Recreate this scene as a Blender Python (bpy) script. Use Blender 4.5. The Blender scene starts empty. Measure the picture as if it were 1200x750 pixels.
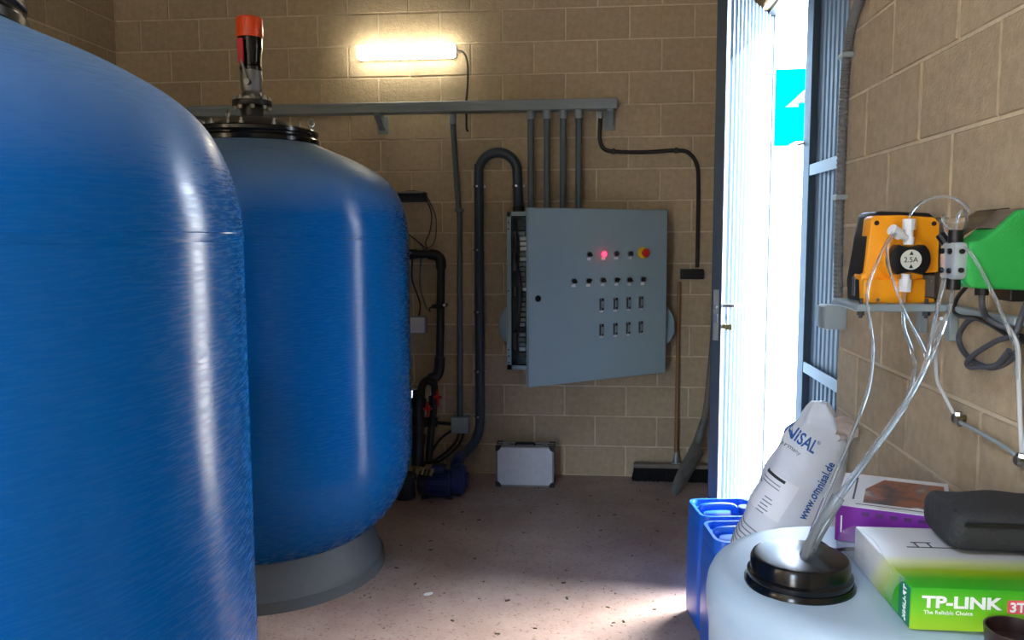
import bpy, bmesh, math, random
from mathutils import Matrix, Vector

random.seed(7)
scene = bpy.context.scene
C = scene.collection
PI = math.pi

# ------------------------------------------------------------------ camera
F_PX, YAW, PITCH, ROLL, EYE = 960.71, .093896, .098994, .00406, 1.5621
cy, sy, cp, sp = math.cos(YAW), math.sin(YAW), math.cos(PITCH), math.sin(PITCH)
right = Vector((cy, sy, 0)); fwd = Vector((-sy*cp, cy*cp, -sp)); up = right.cross(fwd)
rx = right*math.cos(ROLL) - up*math.sin(ROLL); ux = right*math.sin(ROLL) + up*math.cos(ROLL)
cam_data = bpy.data.cameras.new('camera'); cam = bpy.data.objects.new('camera', cam_data); C.objects.link(cam)
cam_data.sensor_width = 36; cam_data.lens = F_PX/1200*36; cam_data.clip_start = .02
cam.matrix_world = Matrix(((rx.x, ux.x, -fwd.x, 0), (rx.y, ux.y, -fwd.y, 0), (rx.z, ux.z, -fwd.z, EYE), (0, 0, 0, 1)))
scene.camera = cam

# ------------------------------------------------------------------ sky and exposure
world = bpy.data.worlds.new('sky'); scene.world = world; world.use_nodes = True
wn = world.node_tree; bg = wn.nodes['Background']
sky = wn.nodes.new('ShaderNodeTexSky'); sky.sky_type = 'NISHITA'; sky.sun_disc = False
sky.sun_elevation = math.radians(50); sky.sun_rotation = math.radians(60); sky.dust_density = 3.0; sky.air_density = 1.0
pale = wn.nodes.new('ShaderNodeMix'); pale.data_type = 'RGBA'; pale.inputs[0].default_value = .4
pale.inputs[7].default_value = (5.2, 6.3, 7.7, 1)
wn.links.new(sky.outputs[0], pale.inputs[6]); wn.links.new(pale.outputs[2], bg.inputs[0])
bg.inputs[1].default_value = 1.6
vs = scene.view_settings; vs.view_transform = 'Standard'; vs.look = 'None'; vs.gamma = 1; vs.use_curve_mapping = False
vs.exposure = 1.9
scene.cycles.use_denoising = True
scene.cycles.max_bounces = 8; scene.cycles.diffuse_bounces = 5; scene.cycles.transparent_max_bounces = 12
scene.cycles.sample_clamp_indirect = 6

sun_data = bpy.data.lights.new('sun', 'SUN'); sun_data.energy = 14; sun_data.angle = .02; sun_data.color = (1, .96, .9)
sun = bpy.data.objects.new('sun', sun_data); C.objects.link(sun); sun.rotation_euler = Vector((.70, -.21, .72)).to_track_quat('Z', 'Y').to_euler()

def portal(name, loc, sx, sy_, rot):
    l = bpy.data.lights.new(name, 'AREA'); l.shape = 'RECTANGLE'; l.size = sx; l.size_y = sy_
    l.cycles.is_portal = True
    o = bpy.data.objects.new(name, l); C.objects.link(o); o.location = loc; o.rotation_euler = rot
# daylight enters by the side door, and behind the viewer by a rear door and a roof hatch
portal('side_door_daylight', (.94, 3.54, 1.33), 1.5, 2.6, (0, PI/2, PI))
portal('rear_door_daylight', (-1.1, -1.2, 1.05), .5, 2.1, (PI/2, 0, 0))
portal('roof_hatch_daylight', (-1.35, -.4, 4.0), 1.7, 1.0, (0, 0, 0))

# ------------------------------------------------------------------ materials
def lin(c):
    return tuple((v/255/12.92 if v/255 <= .04045 else ((v/255+.055)/1.055)**2.4) for v in c) + (1,)
MATS = {}
def mat(name, col, rough=.5, metal=0, var=0, vscale=8, bump=0, bscale=60, spec=.5, trans=0, emit=None, estr=0, stretch=(1,1,1), rnd=0, ior=1.45, alpha=1, coat=0, col2=None, detail=4):
    m = bpy.data.materials.new(name); m.use_nodes = True; nt = m.node_tree; N = nt.nodes; L = nt.links
    b = N['Principled BSDF']; c = lin(col)
    b.inputs['Base Color'].default_value = c; b.inputs['Roughness'].default_value = rough; b.inputs['Metallic'].default_value = metal
    b.inputs['Specular IOR Level'].default_value = spec; b.inputs['IOR'].default_value = ior
    b.inputs['Transmission Weight'].default_value = trans; b.inputs['Alpha'].default_value = alpha; b.inputs['Coat Weight'].default_value = coat
    if emit: b.inputs['Emission Color'].default_value = lin(emit); b.inputs['Emission Strength'].default_value = estr
    tc = N.new('ShaderNodeTexCoord'); mp = N.new('ShaderNodeMapping'); mp.inputs['Scale'].default_value = stretch
    L.new(tc.outputs['Object'], mp.inputs[0])
    out = None
    if var or col2:
        n = N.new('ShaderNodeTexNoise'); n.inputs['Scale'].default_value = vscale; n.inputs['Detail'].default_value = detail; L.new(mp.outputs[0], n.inputs[0])
        mx = N.new('ShaderNodeMix'); mx.data_type = 'RGBA'
        cr = N.new('ShaderNodeMapRange'); cr.inputs[1].default_value = .3; cr.inputs[2].default_value = .7; L.new(n.outputs[0], cr.inputs[0])
        L.new(cr.outputs[0], mx.inputs[0])
        if col2: mx.inputs[6].default_value = c; mx.inputs[7].default_value = lin(col2)
        else:
            mx.inputs[6].default_value = tuple(v*(1-var) for v in c[:3]) + (1,); mx.inputs[7].default_value = tuple(min(1, v*(1+var)) for v in c[:3]) + (1,)
        out = mx.outputs[2]
    if rnd:
        oi = N.new('ShaderNodeObjectInfo'); mr = N.new('ShaderNodeMapRange'); mr.inputs[3].default_value = 1-rnd; mr.inputs[4].default_value = 1+rnd
        L.new(oi.outputs['Random'], mr.inputs[0])
        mm = N.new('ShaderNodeMix'); mm.data_type = 'RGBA'; mm.blend_type = 'MULTIPLY'; mm.inputs[0].default_value = 1
        if out: L.new(out, mm.inputs[6])
        else: mm.inputs[6].default_value = c
        cb = N.new('ShaderNodeCombineColor')
        for i in range(3): L.new(mr.outputs[0], cb.inputs[i])
        L.new(cb.outputs[0], mm.inputs[7]); out = mm.outputs[2]
    if out: L.new(out, b.inputs['Base Color'])
    if bump:
        n2 = N.new('ShaderNodeTexNoise'); n2.inputs['Scale'].default_value = bscale; n2.inputs['Detail'].default_value = 5; L.new(mp.outputs[0], n2.inputs[0])
        bp = N.new('ShaderNodeBump'); bp.inputs['Strength'].default_value = bump; bp.inputs['Distance'].default_value = .01
        L.new(n2.outputs[0], bp.inputs['Height']); L.new(bp.outputs[0], b.inputs['Normal'])
    MATS[name] = m
    return m
mat('block', (178,160,132), .9, var=.10, vscale=30, bump=.35, bscale=120, rnd=.07, spec=.2)
mat('mortar', (208,194,166), .95, var=.12, vscale=12, bump=.5, bscale=80, spec=.2)
mat('concrete', (150,140,125), .9, var=.1, bump=.2)
mat('ceiling', (112,102,90), .9)
mat('grey_plastic', (128,140,143), .45, var=.04)
mat('grey_conduit', (88,102,108), .5, var=.05)
mat('dark_conduit', (52,68,80), .45, var=.05)
mat('pale_coupling', (150,162,165), .45)
mat('cabinet', (146,170,178), .42, var=.03, vscale=3)
mat('cab_inside', (120,126,120), .6)
mat('black', (18,18,20), .4)
mat('black_gloss', (10,11,14), .18)
mat('rubber', (24,24,25), .75)
mat('dark_pipe', (34,33,32), .4)
mat('cable', (30,28,28), .5)
mat('grey_cable', (72,74,80), .5)
mat('grey_corrugated', (112,112,112), .5)
mat('steel', (170,172,172), .3, metal=1)
mat('dull_steel', (140,142,142), .5, metal=1, var=.1)
mat('galv', (160,168,170), .45, metal=.7, var=.08, vscale=20)
mat('brass', (150,140,100), .35, metal=1)
mat('alu', (196,200,206), .42, metal=.35, var=.05, vscale=40, bump=.15, bscale=260)
mat('red', (205,40,35), .4)
mat('red_lever', (190,28,48), .4)
mat('orange_cap', (235,78,28), .3)
mat('yellow', (235,190,30), .4)
mat('pump_orange', (246,160,18), .42, var=.03)
mat('pump_green', (40,165,72), .55, bump=.25, bscale=300, var=.04)
mat('white_plastic', (232,234,236), .4)
mat('drum', (170,190,206), .38, var=.03, vscale=4)
mat('jerry', (24,98,205), .33, var=.04)
mat('jerry_cap', (20,70,160), .4)
mat('motor_blue', (30,48,92), .5, var=.1)
mat('dark_iron', (38,42,48), .55, var=.15)
mat('wood', (140,104,70), .6, var=.15, vscale=6, stretch=(1,1,.08))
mat('grey_wood', (120,112,100), .75, var=.2, vscale=8, stretch=(1,1,.1))
mat('shovel_steel', (120,124,122), .6, metal=.5, var=.3, vscale=14)
mat('bristle', (16,16,18), .9)
mat('sack', (226,230,236), .5, var=.03, vscale=10, bump=.25, bscale=45)
mat('sack_inner', (176,160,146), .6, var=.15, vscale=14)
mat('sack_label', (243,244,247), .5)
mat('ink_blue', (40,98,165), .5)
mat('ink_grey', (120,126,134), .5)
mat('ink_black', (40,42,46), .5)
mat('ink_white', (245,247,245), .5)
mat('pink_label', (232,95,105), .5)
mat('purple', (132,44,160), .45)
mat('box_white', (224,224,226), .5)
mat('teal', (20,120,90), .5)
mat('pouch', (46,47,50), .7, var=.12, vscale=20, bump=.3, bscale=120)
mat('door_steel', (88,108,124), .45, metal=.1, var=.04)
mat('door_frame', (52,66,78), .45, metal=.2)
mat('door_strap', (165,185,198), .45)
mat('tube_clear', (226,232,236), .08, trans=.85, ior=1.25, spec=.7)
mat('tube_milky', (222,226,228), .25, trans=.25, ior=1.3)
mat('clear_head', (214,224,230), .15, trans=.5, ior=1.3)
mat('smoked', (160,142,122), .15, trans=.75, ior=1.15)
mat('lamp_glow', (255,255,255), .4, emit=(255,247,222), estr=6)
mat('led_red', (255,40,60), .3, emit=(255,25,45), estr=4)
mat('ink_grey_purple', (96,50,110), .5)
mat('cup_brown', (52,34,32), .35)
mat('dial_cream', (214,214,202), .45)
mat('galv_paint', (150,164,168), .45, metal=.2, var=.05)
mat('green_clear', (90,190,150), .25, trans=.2, ior=1.3)
mat('film', (240,244,244), .06, alpha=.16)
mat('panel_brown', (104,92,78), .4, var=.25, vscale=40)
mat('debris', (92,80,66), .9)
mat('outside_ground', (190,186,178), .9, var=.1, vscale=2)
mat('outside_wall', (236,234,228), .9)
mat('outside_blue', (0,112,172), 1, spec=0)
mat('outside_roof', (40,42,48), .8)

def floor_material():
    m = mat('floor', (158,127,114), .72, bump=.25, bscale=35, spec=.35)
    nt = m.node_tree; N = nt.nodes; L = nt.links; b = N['Principled BSDF']
    tc = N.new('ShaderNodeTexCoord')
    n1 = N.new('ShaderNodeTexNoise'); n1.inputs['Scale'].default_value = 1.6; n1.inputs['Detail'].default_value = 8; n1.inputs['Roughness'].default_value = .65
    r1 = N.new('ShaderNodeValToRGB'); e = r1.color_ramp.elements; e[0].position = .3; e[0].color = lin((150,126,116)); e[1].position = .72; e[1].color = lin((188,172,164))
    n2 = N.new('ShaderNodeTexNoise'); n2.inputs['Scale'].default_value = 70; n2.inputs['Detail'].default_value = 4
    r2 = N.new('ShaderNodeValToRGB'); e = r2.color_ramp.elements; e[0].position = .26; e[0].color = (.25,.22,.2,1); e[1].position = .42; e[1].color = (1,1,1,1)
    mx = N.new('ShaderNodeMix'); mx.data_type = 'RGBA'; mx.blend_type = 'MULTIPLY'; mx.inputs[0].default_value = .75
    for n in (n1, n2): L.new(tc.outputs['Object'], n.inputs[0])
    L.new(n1.outputs[0], r1.inputs[0]); L.new(n2.outputs[0], r2.inputs[0]); L.new(r1.outputs[0], mx.inputs[6]); L.new(r2.outputs[0], mx.inputs[7])
    L.new(mx.outputs[2], b.inputs['Base Color'])
floor_material()

def tank_material():
    m = mat('tank_blue', (0,81,149), .3, spec=.2)
    nt = m.node_tree; N = nt.nodes; L = nt.links; b = N['Principled BSDF']
    tc = N.new('ShaderNodeTexCoord')
    # wound glass fibre: short slanting dashes laid round the shell (angle x height), dust film on the crown
    s0 = N.new('ShaderNodeSeparateXYZ'); L.new(tc.outputs['Object'], s0.inputs[0])
    at = N.new('ShaderNodeMath'); at.operation = 'ARCTAN2'; L.new(s0.outputs[1], at.inputs[0]); L.new(s0.outputs[0], at.inputs[1])
    au = N.new('ShaderNodeMath'); au.operation = 'MULTIPLY'; au.inputs[1].default_value = .7; L.new(at.outputs[0], au.inputs[0])
    cb = N.new('ShaderNodeCombineXYZ'); L.new(au.outputs[0], cb.inputs[0]); L.new(s0.outputs[2], cb.inputs[1])
    mp = N.new('ShaderNodeMapping'); mp.vector_type = 'TEXTURE'; mp.inputs['Rotation'].default_value = (0, 0, .03); mp.inputs['Scale'].default_value = (1/15, 1/200, 1)
    n1 = N.new('ShaderNodeTexNoise'); n1.inputs['Scale'].default_value = 1.0; n1.inputs['Detail'].default_value = 3; n1.inputs['Roughness'].default_value = .6
    L.new(cb.outputs[0], mp.inputs[0]); L.new(mp.outputs[0], n1.inputs[0])
    bp = N.new('ShaderNodeBump'); bp.inputs['Strength'].default_value = .012; bp.inputs['Distance'].default_value = .003
    L.new(n1.outputs[0], bp.inputs['Height']); L.new(bp.outputs[0], b.inputs['Normal'])
    mr = N.new('ShaderNodeMapRange'); mr.inputs[1].default_value = .35; mr.inputs[2].default_value = .65; mr.inputs[3].default_value = .16; mr.inputs[4].default_value = .36
    L.new(n1.outputs[0], mr.inputs[0])
    tg = N.new('ShaderNodeTangent'); tg.direction_type = 'RADIAL'; tg.axis = 'Z'; L.new(tg.outputs[0], b.inputs['Tangent']); b.inputs['Anisotropic'].default_value = .8; b.inputs['Anisotropic Rotation'].default_value = .25
    n3 = N.new('ShaderNodeTexNoise'); n3.inputs['Scale'].default_value = 3; n3.inputs['Detail'].default_value = 6; L.new(tc.outputs['Object'], n3.inputs[0])
    sx = N.new('ShaderNodeSeparateXYZ'); L.new(tc.outputs['Object'], sx.inputs[0])
    hz = N.new('ShaderNodeMapRange'); hz.inputs[1].default_value = 1.66; hz.inputs[2].default_value = 1.95; L.new(sx.outputs[2], hz.inputs[0])
    mu = N.new('ShaderNodeMath'); mu.operation = 'MULTIPLY'; L.new(hz.outputs[0], mu.inputs[0]); L.new(n3.outputs[0], mu.inputs[1])
    mu2 = N.new('ShaderNodeMath'); mu2.operation = 'MULTIPLY'; mu2.inputs[1].default_value = 1.05; L.new(mu.outputs[0], mu2.inputs[0])
    r = N.new('ShaderNodeMix'); r.data_type = 'RGBA'; r.inputs[6].default_value = lin((0,81,149)); r.inputs[7].default_value = lin((132,150,150))
    L.new(mu2.outputs[0], r.inputs[0]); L.new(r.outputs[2], b.inputs['Base Color'])
    ra = N.new('ShaderNodeMath'); ra.operation = 'MULTIPLY_ADD'; ra.inputs[1].default_value = .6; L.new(mu2.outputs[0], ra.inputs[0]); L.new(mr.outputs[0], ra.inputs[2]); L.new(ra.outputs[0], b.inputs['Roughness'])
tank_material()

def box_print():
    # printed card: grey-white back of the lid, lime band, green towards the front edge and down the front
    m = mat('green_print', (60,170,30), .35)
    nt = m.node_tree; N = nt.nodes; L = nt.links; b = N['Principled BSDF']
    tc = N.new('ShaderNodeTexCoord'); s = N.new('ShaderNodeSeparateXYZ'); L.new(tc.outputs['Object'], s.inputs[0])
    # unfolded length along the print: y from the front edge on the lid, z below it on the front
    a = N.new('ShaderNodeMath'); a.operation = 'ADD'; L.new(s.outputs[1], a.inputs[0]); L.new(s.outputs[2], a.inputs[1])
    r = N.new('ShaderNodeValToRGB'); el = r.color_ramp.elements
    mr = N.new('ShaderNodeMapRange'); mr.inputs[1].default_value = 0; mr.inputs[2].default_value = .36; L.new(a.outputs[0], mr.inputs[0])
    L.new(mr.outputs[0], r.inputs[0]); L.new(r.outputs[0], b.inputs['Base Color'])
    stops = [(0,(160,205,40)), (.1,(110,195,40)), (.2,(48,165,30)), (.30,(60,160,20)), (.40,(150,175,20)), (.50,(206,214,150)), (.58,(212,213,214)), (1,(216,217,218))]
    el[0].position = 0; el[0].color = lin(stops[0][1]); el[1].position = 1; el[1].color = lin(stops[-1][1])
    for p, c in stops[1:-1]: e = el.new(p); e.color = lin(c)
    m2 = mat('photo_print', (120,80,60), .35)
    nt = m2.node_tree; N = nt.nodes; L = nt.links; b = N['Principled BSDF']
    tc = N.new('ShaderNodeTexCoord'); n = N.new('ShaderNodeTexNoise'); n.inputs['Scale'].default_value = 14; n.inputs['Detail'].default_value = 3; L.new(tc.outputs['Object'], n.inputs[0])
    r = N.new('ShaderNodeValToRGB'); el = r.color_ramp.elements; el[0].position = .32; el[0].color = lin((62,50,60)); el[1].position = .72; el[1].color = lin((222,205,180))
    for p, c in [(.42,(112,72,60)), (.5,(168,92,52)), (.58,(120,96,96))]: e = el.new(p); e.color = lin(c)
    L.new(n.outputs[0], r.inputs[0]); L.new(r.outputs[0], b.inputs['Base Color'])
box_print()

# ------------------------------------------------------------------ mesh helpers
def merge(bm, b2, M=None):
    vm = [bm.verts.new(M @ v.co if M else v.co) for v in b2.verts]
    b2.verts.index_update()
    for f in b2.faces:
        try: bm.faces.new([vm[v.index] for v in f.verts])
        except ValueError: pass
    b2.free()
def box(bm, x0, x1, y0, y1, z0, z1, bev=0, seg=2, M=None):
    b2 = bmesh.new(); bmesh.ops.create_cube(b2, size=1)
    for v in b2.verts: v.co = Vector(((x0+x1)/2+v.co.x*(x1-x0), (y0+y1)/2+v.co.y*(y1-y0), (z0+z1)/2+v.co.z*(z1-z0)))
    if bev: bmesh.ops.bevel(b2, geom=list(b2.edges), offset=bev, segments=seg, affect='EDGES', profile=.5)
    merge(bm, b2, M); return bm
def frame_of(d):
    d = d.normalized(); a = Vector((0,0,1)) if abs(d.z) < .9 else Vector((1,0,0))
    u = d.cross(a).normalized(); return u, d.cross(u).normalized()
def cyl(bm, p0, p1, r0, r1=None, n=20, cap=True, M=None):
    r1 = r0 if r1 is None else r1
    p0, p1 = Vector(p0), Vector(p1); u, w = frame_of(p1-p0)
    R = [[(p + (u*math.cos(2*PI*i/n) + w*math.sin(2*PI*i/n))*r) for i in range(n)] for p, r in ((p0, r0), (p1, r1))]
    if M: R = [[M @ v for v in q] for q in R]
    A, B_ = [[bm.verts.new(v) for v in q] for q in R]
    for i in range(n): bm.faces.new((A[i], A[(i+1) % n], B_[(i+1) % n], B_[i]))
    if cap: bm.faces.new(A[::-1]); bm.faces.new(B_)
    return bm
def smooth_path(pts, k=8):
    P = [Vector(p) for p in pts]
    if len(P) < 3: return P
    out = []
    for i in range(len(P)-1):
        a = P[i-1] if i else P[0]*2-P[1]; b, c = P[i], P[i+1]; d = P[i+2] if i+2 < len(P) else P[-1]*2-P[-2]
        for j in range(k):
            t = j/k
            out.append(.5*((2*b)+(c-a)*t+(2*a-5*b+4*c-d)*t*t+(3*b-a-3*c+d)*t**3))
    return out + [P[-1]]
def tube(bm, pts, r, n=10, k=8, smooth=True, radii=None, cap=True):
    P = smooth_path(pts, k) if smooth else [Vector(p) for p in pts]
    t = (P[1]-P[0]).normalized(); u, w = frame_of(t); prev = None
    for i, p in enumerate(P):
        d = (P[min(i+1, len(P)-1)] - P[max(i-1, 0)])
        if d.length < 1e-9: d = t
        d.normalize(); u = (u - d*u.dot(d)).normalized(); w = d.cross(u)
        rr = radii(i/(len(P)-1)) if radii else r
        ring = [bm.verts.new(p + (u*math.cos(2*PI*j/n) + w*math.sin(2*PI*j/n))*rr) for j in range(n)]
        if prev:
            for j in range(n): bm.faces.new((prev[j], prev[(j+1) % n], ring[(j+1) % n], ring[j]))
        elif cap: bm.faces.new(ring[::-1])
        prev = ring
    if cap: bm.faces.new(prev)
    return bm
def lathe(bm, prof, n=64, M=None):
    prev = None
    for r, z in prof:
        if r < 1e-6: ring = [bm.verts.new(M @ Vector((0,0,z)) if M else (0,0,z))]
        else:
            ring = []
            for j in range(n):
                v = Vector((r*math.cos(2*PI*j/n), r*math.sin(2*PI*j/n), z)); ring.append(bm.verts.new(M @ v if M else v))
        if prev:
            for j in range(n):
                a = prev[j % len(prev)]; b = prev[(j+1) % len(prev)]; c = ring[(j+1) % len(ring)]; d = ring[j % len(ring)]
                f = [a]
                for q in (b, c, d):
                    if q not in f: f.append(q)
                if len(f) > 2: bm.faces.new(f)
        prev = ring
    return bm
def prism(bm, outline, d0, d1, axis='y', bev=0, seg=2, M=None):
    """outline in the two other axes (x,z for 'y'; y,z for 'x'; x,y for 'z')"""
    b2 = bmesh.new()
    def P(a, b, d): return {'y': (a, d, b), 'x': (d, a, b), 'z': (a, b, d)}[axis]
    A = [b2.verts.new(P(a, b, d0)) for a, b in outline]; B_ = [b2.verts.new(P(a, b, d1)) for a, b in outline]; n = len(outline)
    b2.faces.new(A); b2.faces.new(B_[::-1])
    for i in range(n): b2.faces.new((A[i], B_[i], B_[(i+1) % n], A[(i+1) % n]))
    bmesh.ops.recalc_face_normals(b2, faces=list(b2.faces))
    if bev:
        b2.edges.ensure_lookup_table(); bmesh.ops.bevel(b2, geom=list(b2.edges), offset=bev, segments=seg, affect='EDGES', profile=.5)
    merge(bm, b2, M); return bm
def rounded(x0, x1, y0, y1, r, n=5):
    out = []
    for cx, cy_, a in ((x1-r, y1-r, 0), (x0+r, y1-r, 90), (x0+r, y0+r, 180), (x1-r, y0+r, 270)):
        for i in range(n+1):
            t = math.radians(a + 90*i/n); out.append((cx+r*math.cos(t), cy_+r*math.sin(t)))
    return out
def B(): return bmesh.new()
ROOT = {}
def tag(o, label=None, cat=None, group=None, kind=None):
    for k, v in (('label', label), ('category', cat), ('group', group), ('kind', kind)):
        if v: o[k] = v
    return o
def thing(name, label, cat, loc=(0,0,0), rotz=0, group=None, kind=None):
    o = bpy.data.objects.new(name, None); C.objects.link(o); o.empty_display_size = .1
    o.location = loc; o.rotation_euler = (0, 0, rotz); ROOT[o.name] = Matrix.Translation(loc) @ Matrix.Rotation(rotz, 4, 'Z')
    return tag(o, label, cat, group, kind)
def obj(name, bm, m, parent=None, label=None, local=False, angle=35, smooth=True):
    """bm in world space (or in the parent's own space if local); one mesh object"""
    bmesh.ops.recalc_face_normals(bm, faces=list(bm.faces))
    me = bpy.data.meshes.new(name); bm.to_mesh(me); bm.free()
    if parent is not None:
        M = ROOT[parent.name]
        if not local: me.transform(M.inverted())
    else:
        lo = [min(v.co[i] for v in me.vertices) for i in range(3)]; hi = [max(v.co[i] for v in me.vertices) for i in range(3)]
        M = Matrix.Translation(((lo[0]+hi[0])/2, (lo[1]+hi[1])/2, lo[2])); me.transform(M.inverted())
    if smooth:
        me.shade_smooth(); me.set_sharp_from_angle(angle=math.radians(angle))
    me.materials.append(MATS[m])
    o = bpy.data.objects.new(name, me); C.objects.link(o)
    if parent is not None: o.parent = parent
    else: o.matrix_world = M
    ROOT[o.name] = M
    if label: o['label'] = label
    return o
def single(name, bm, m, label, cat, group=None, kind=None, **k):
    return tag(obj(name, bm, m, **k), label, cat, group, kind)
def struct(name, bm, m, parent=None, **k):
    o = obj(name, bm, m, parent, **k)
    if parent is None: o['kind'] = 'structure'
    return o
def copy_tree(o, parent=None, loc=None, rotz=None, label=None):
    c = o.copy(); C.objects.link(c); c.parent = parent
    if loc is not None: c.location = loc
    if rotz is not None: c.rotation_euler = (0, 0, rotz)
    if label: c['label'] = label
    for ch in o.children: copy_tree(ch, c)
    return c
def text(body, size, m, parent, place, ext=.0006, off=0, sx=1, name='lettering', sub=False):
    """flat print: each glyph vertex (u, v, w) goes through place() into world space"""
    cu = bpy.data.curves.new('t', 'FONT'); cu.body = body; cu.size = size; cu.extrude = ext; cu.offset = off; cu.resolution_u = 3
    t = bpy.data.objects.new('t', cu); C.objects.link(t)
    me0 = bpy.data.meshes.new_from_object(t.evaluated_get(bpy.context.evaluated_depsgraph_get()))
    bpy.data.objects.remove(t); bpy.data.curves.remove(cu)
    b = B(); b.from_mesh(me0); bpy.data.meshes.remove(me0)
    if sub: bmesh.ops.subdivide_edges(b, edges=[e for e in b.edges if e.calc_length() > size*.12], cuts=2)
    for v in b.verts: v.co = Vector(place(v.co.x*sx, v.co.y, v.co.z))
    return obj(name, b, m, parent, smooth=False)

# ------------------------------------------------------------------ room shell
XL, XR, YB, YF, ZC = -3.131, .820, 5.317, -1.2, 3.6
PROUD = .005; T = .20; TS = .10
struct('floor', box(B(), XL-.2, XR+.2, YF-.2, YB+.2, -.15, 0), 'floor')
cl_ = B()
# back wall with a small vent hole low down behind the far tank
VX0, VX1, VZ0, VZ1 = -1.46, -1.136, .481, .568
bw = B()
yb0, yb1 = YB+PROUD, YB+T
box(bw, XL-T, VX0, yb0, yb1, 0, ZC); box(bw, VX1, XR+T, yb0, yb1, 0, ZC)
box(bw, VX0, VX1, yb0, yb1, 0, VZ0); box(bw, VX0, VX1, yb0, yb1, VZ1, ZC)
wall_back = struct('wall_back', bw, 'mortar')
wall_left = struct('wall_left', box(B(), XL-T, XL-PROUD, YF-T, YB+PROUD, 0, ZC), 'mortar')
DY0, DY1, DZ = 2.78, 4.30, 2.66
rw = B()
box(rw, XR+PROUD, XR+TS, YF-T, DY0, 0, ZC); box(rw, XR+PROUD, XR+TS, DY1, YB+PROUD, 0, ZC); box(rw, XR+PROUD, XR+TS, DY0, DY1, DZ, ZC)
wall_right = struct('wall_right', rw, 'mortar')
GX0, GX1, GZ = -1.35, -.85, 2.1
HX0, HX1, HY0, HY1 = -2.2, -.5, -.9, .1   # roof hatch behind the viewer
fw_ = B()
box(fw_, XL-PROUD, GX0, YF-T, YF, 0, ZC); box(fw_, GX1, XR+PROUD, YF-T, YF, 0, ZC); box(fw_, GX0, GX1, YF-T, YF, GZ, ZC)
struct('wall_front', fw_, 'mortar')
box(cl_, XL-.2, HX0, YF-.2, YB+.2, ZC, ZC+.12); box(cl_, HX1, XR+.2, YF-.2, YB+.2, ZC, ZC+.12)
box(cl_, HX0, HX1, YF-.2, HY0, ZC, ZC+.12); box(cl_, HX0, HX1, HY1, YB+.2, ZC, ZC+.12)
for x0, x1, y0, y1 in ((HX0-.06, HX0, HY0-.06, HY1+.06), (HX1, HX1+.06, HY0-.06, HY1+.06), (HX0, HX1, HY0-.06, HY0), (HX0, HX1, HY1, HY1+.06)): box(cl_, x0, x1, y0, y1, ZC, ZC+.4)  # unseen hatch curb, added to keep the hatch daylight off the upper back wall
struct('ceiling', cl_, 'ceiling')

_blk = {}
def block_mesh(L_, h=.2):
    key = (round(L_, 3), round(h, 3))
    if key not in _blk:
        b = B(); box(b, -L_/2+.005, L_/2-.005, -.03, .0, -h/2+.005, h/2-.005)
        fr = [e for e in b.edges if all(v.co.y < -.029 for v in e.verts)]
        bmesh.ops.bevel(b, geom=fr, offset=.0025, segments=1, affect='EDGES')
        bmesh.ops.recalc_face_normals(b, faces=list(b.faces))
        me = bpy.data.meshes.new('brick'); b.to_mesh(me); b.free(); me.materials.append(MATS['block']); _blk[key] = me
    return _blk[key]
def lay(wall, axis, plane, a0, a1, phase, z0=0, z1=ZC, holes=()):
    """running bond, 40 x 20 cm blocks; phase = a head joint of the odd courses"""
    k = 0
    W = ROOT[wall.name].inverted()
    for k in range(int(round(z0/.2)), int(round(z1/.2))):
        off = phase + (0 if k % 2 else .2)
        i = math.floor((a0-off)/.4)
        while off+.4*i < a1-1e-6:
            s, e = max(a0, off+.4*i), min(a1, off+.4*(i+1)); i += 1
            segs = [(s, e, k*.2, k*.2+.2)]
            for (h0, h1, g0, g1) in holes:
                nxt = []
                for (s_, e_, p, q) in segs:
                    if e_ <= h0+.001 or s_ >= h1-.001 or q <= g0+.001 or p >= g1-.001: nxt.append((s_, e_, p, q)); continue
                    if s_ < h0: nxt.append((s_, h0, p, q))
                    if e_ > h1: nxt.append((h1, e_, p, q))
                    ms, me_ = max(s_, h0), min(e_, h1)
                    if q > g1: nxt.append((ms, me_, g1, q))
                    if p < g0: nxt.append((ms, me_, p, g0))
                segs = nxt
            for (s_, e_, p, q) in segs:
                if e_-s_ < .03 or q-p < .03: continue
                o = bpy.data.objects.new('brick', block_mesh(e_-s_, q-p)); C.objects.link(o)
                mid = (s_+e_)/2; zz = (p+q)/2; jit = random.uniform(-.0012, .0012)
                if axis == 'back': M = Matrix.Translation((mid, plane+.03+jit, zz))
                elif axis == 'right': M = Matrix.Translation((plane+.03+jit, mid, zz)) @ Matrix.Rotation(-PI/2, 4, 'Z')
                else: M = Matrix.Translation((plane-.03-jit, mid, zz)) @ Matrix.Rotation(PI/2, 4, 'Z')
                o.parent = wall; o.matrix_local = W @ M
lay(wall_back, 'back', YB, XL, XR, -2.756, holes=[(VX0, VX1, VZ0, VZ1)])
lay(wall_right, 'right', XR, -.4, YB, 2.576, holes=[(DY0, DY1, 0, DZ)])
lay(wall_left, 'left', XL, 1.3, YB, YB-.1)

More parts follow.
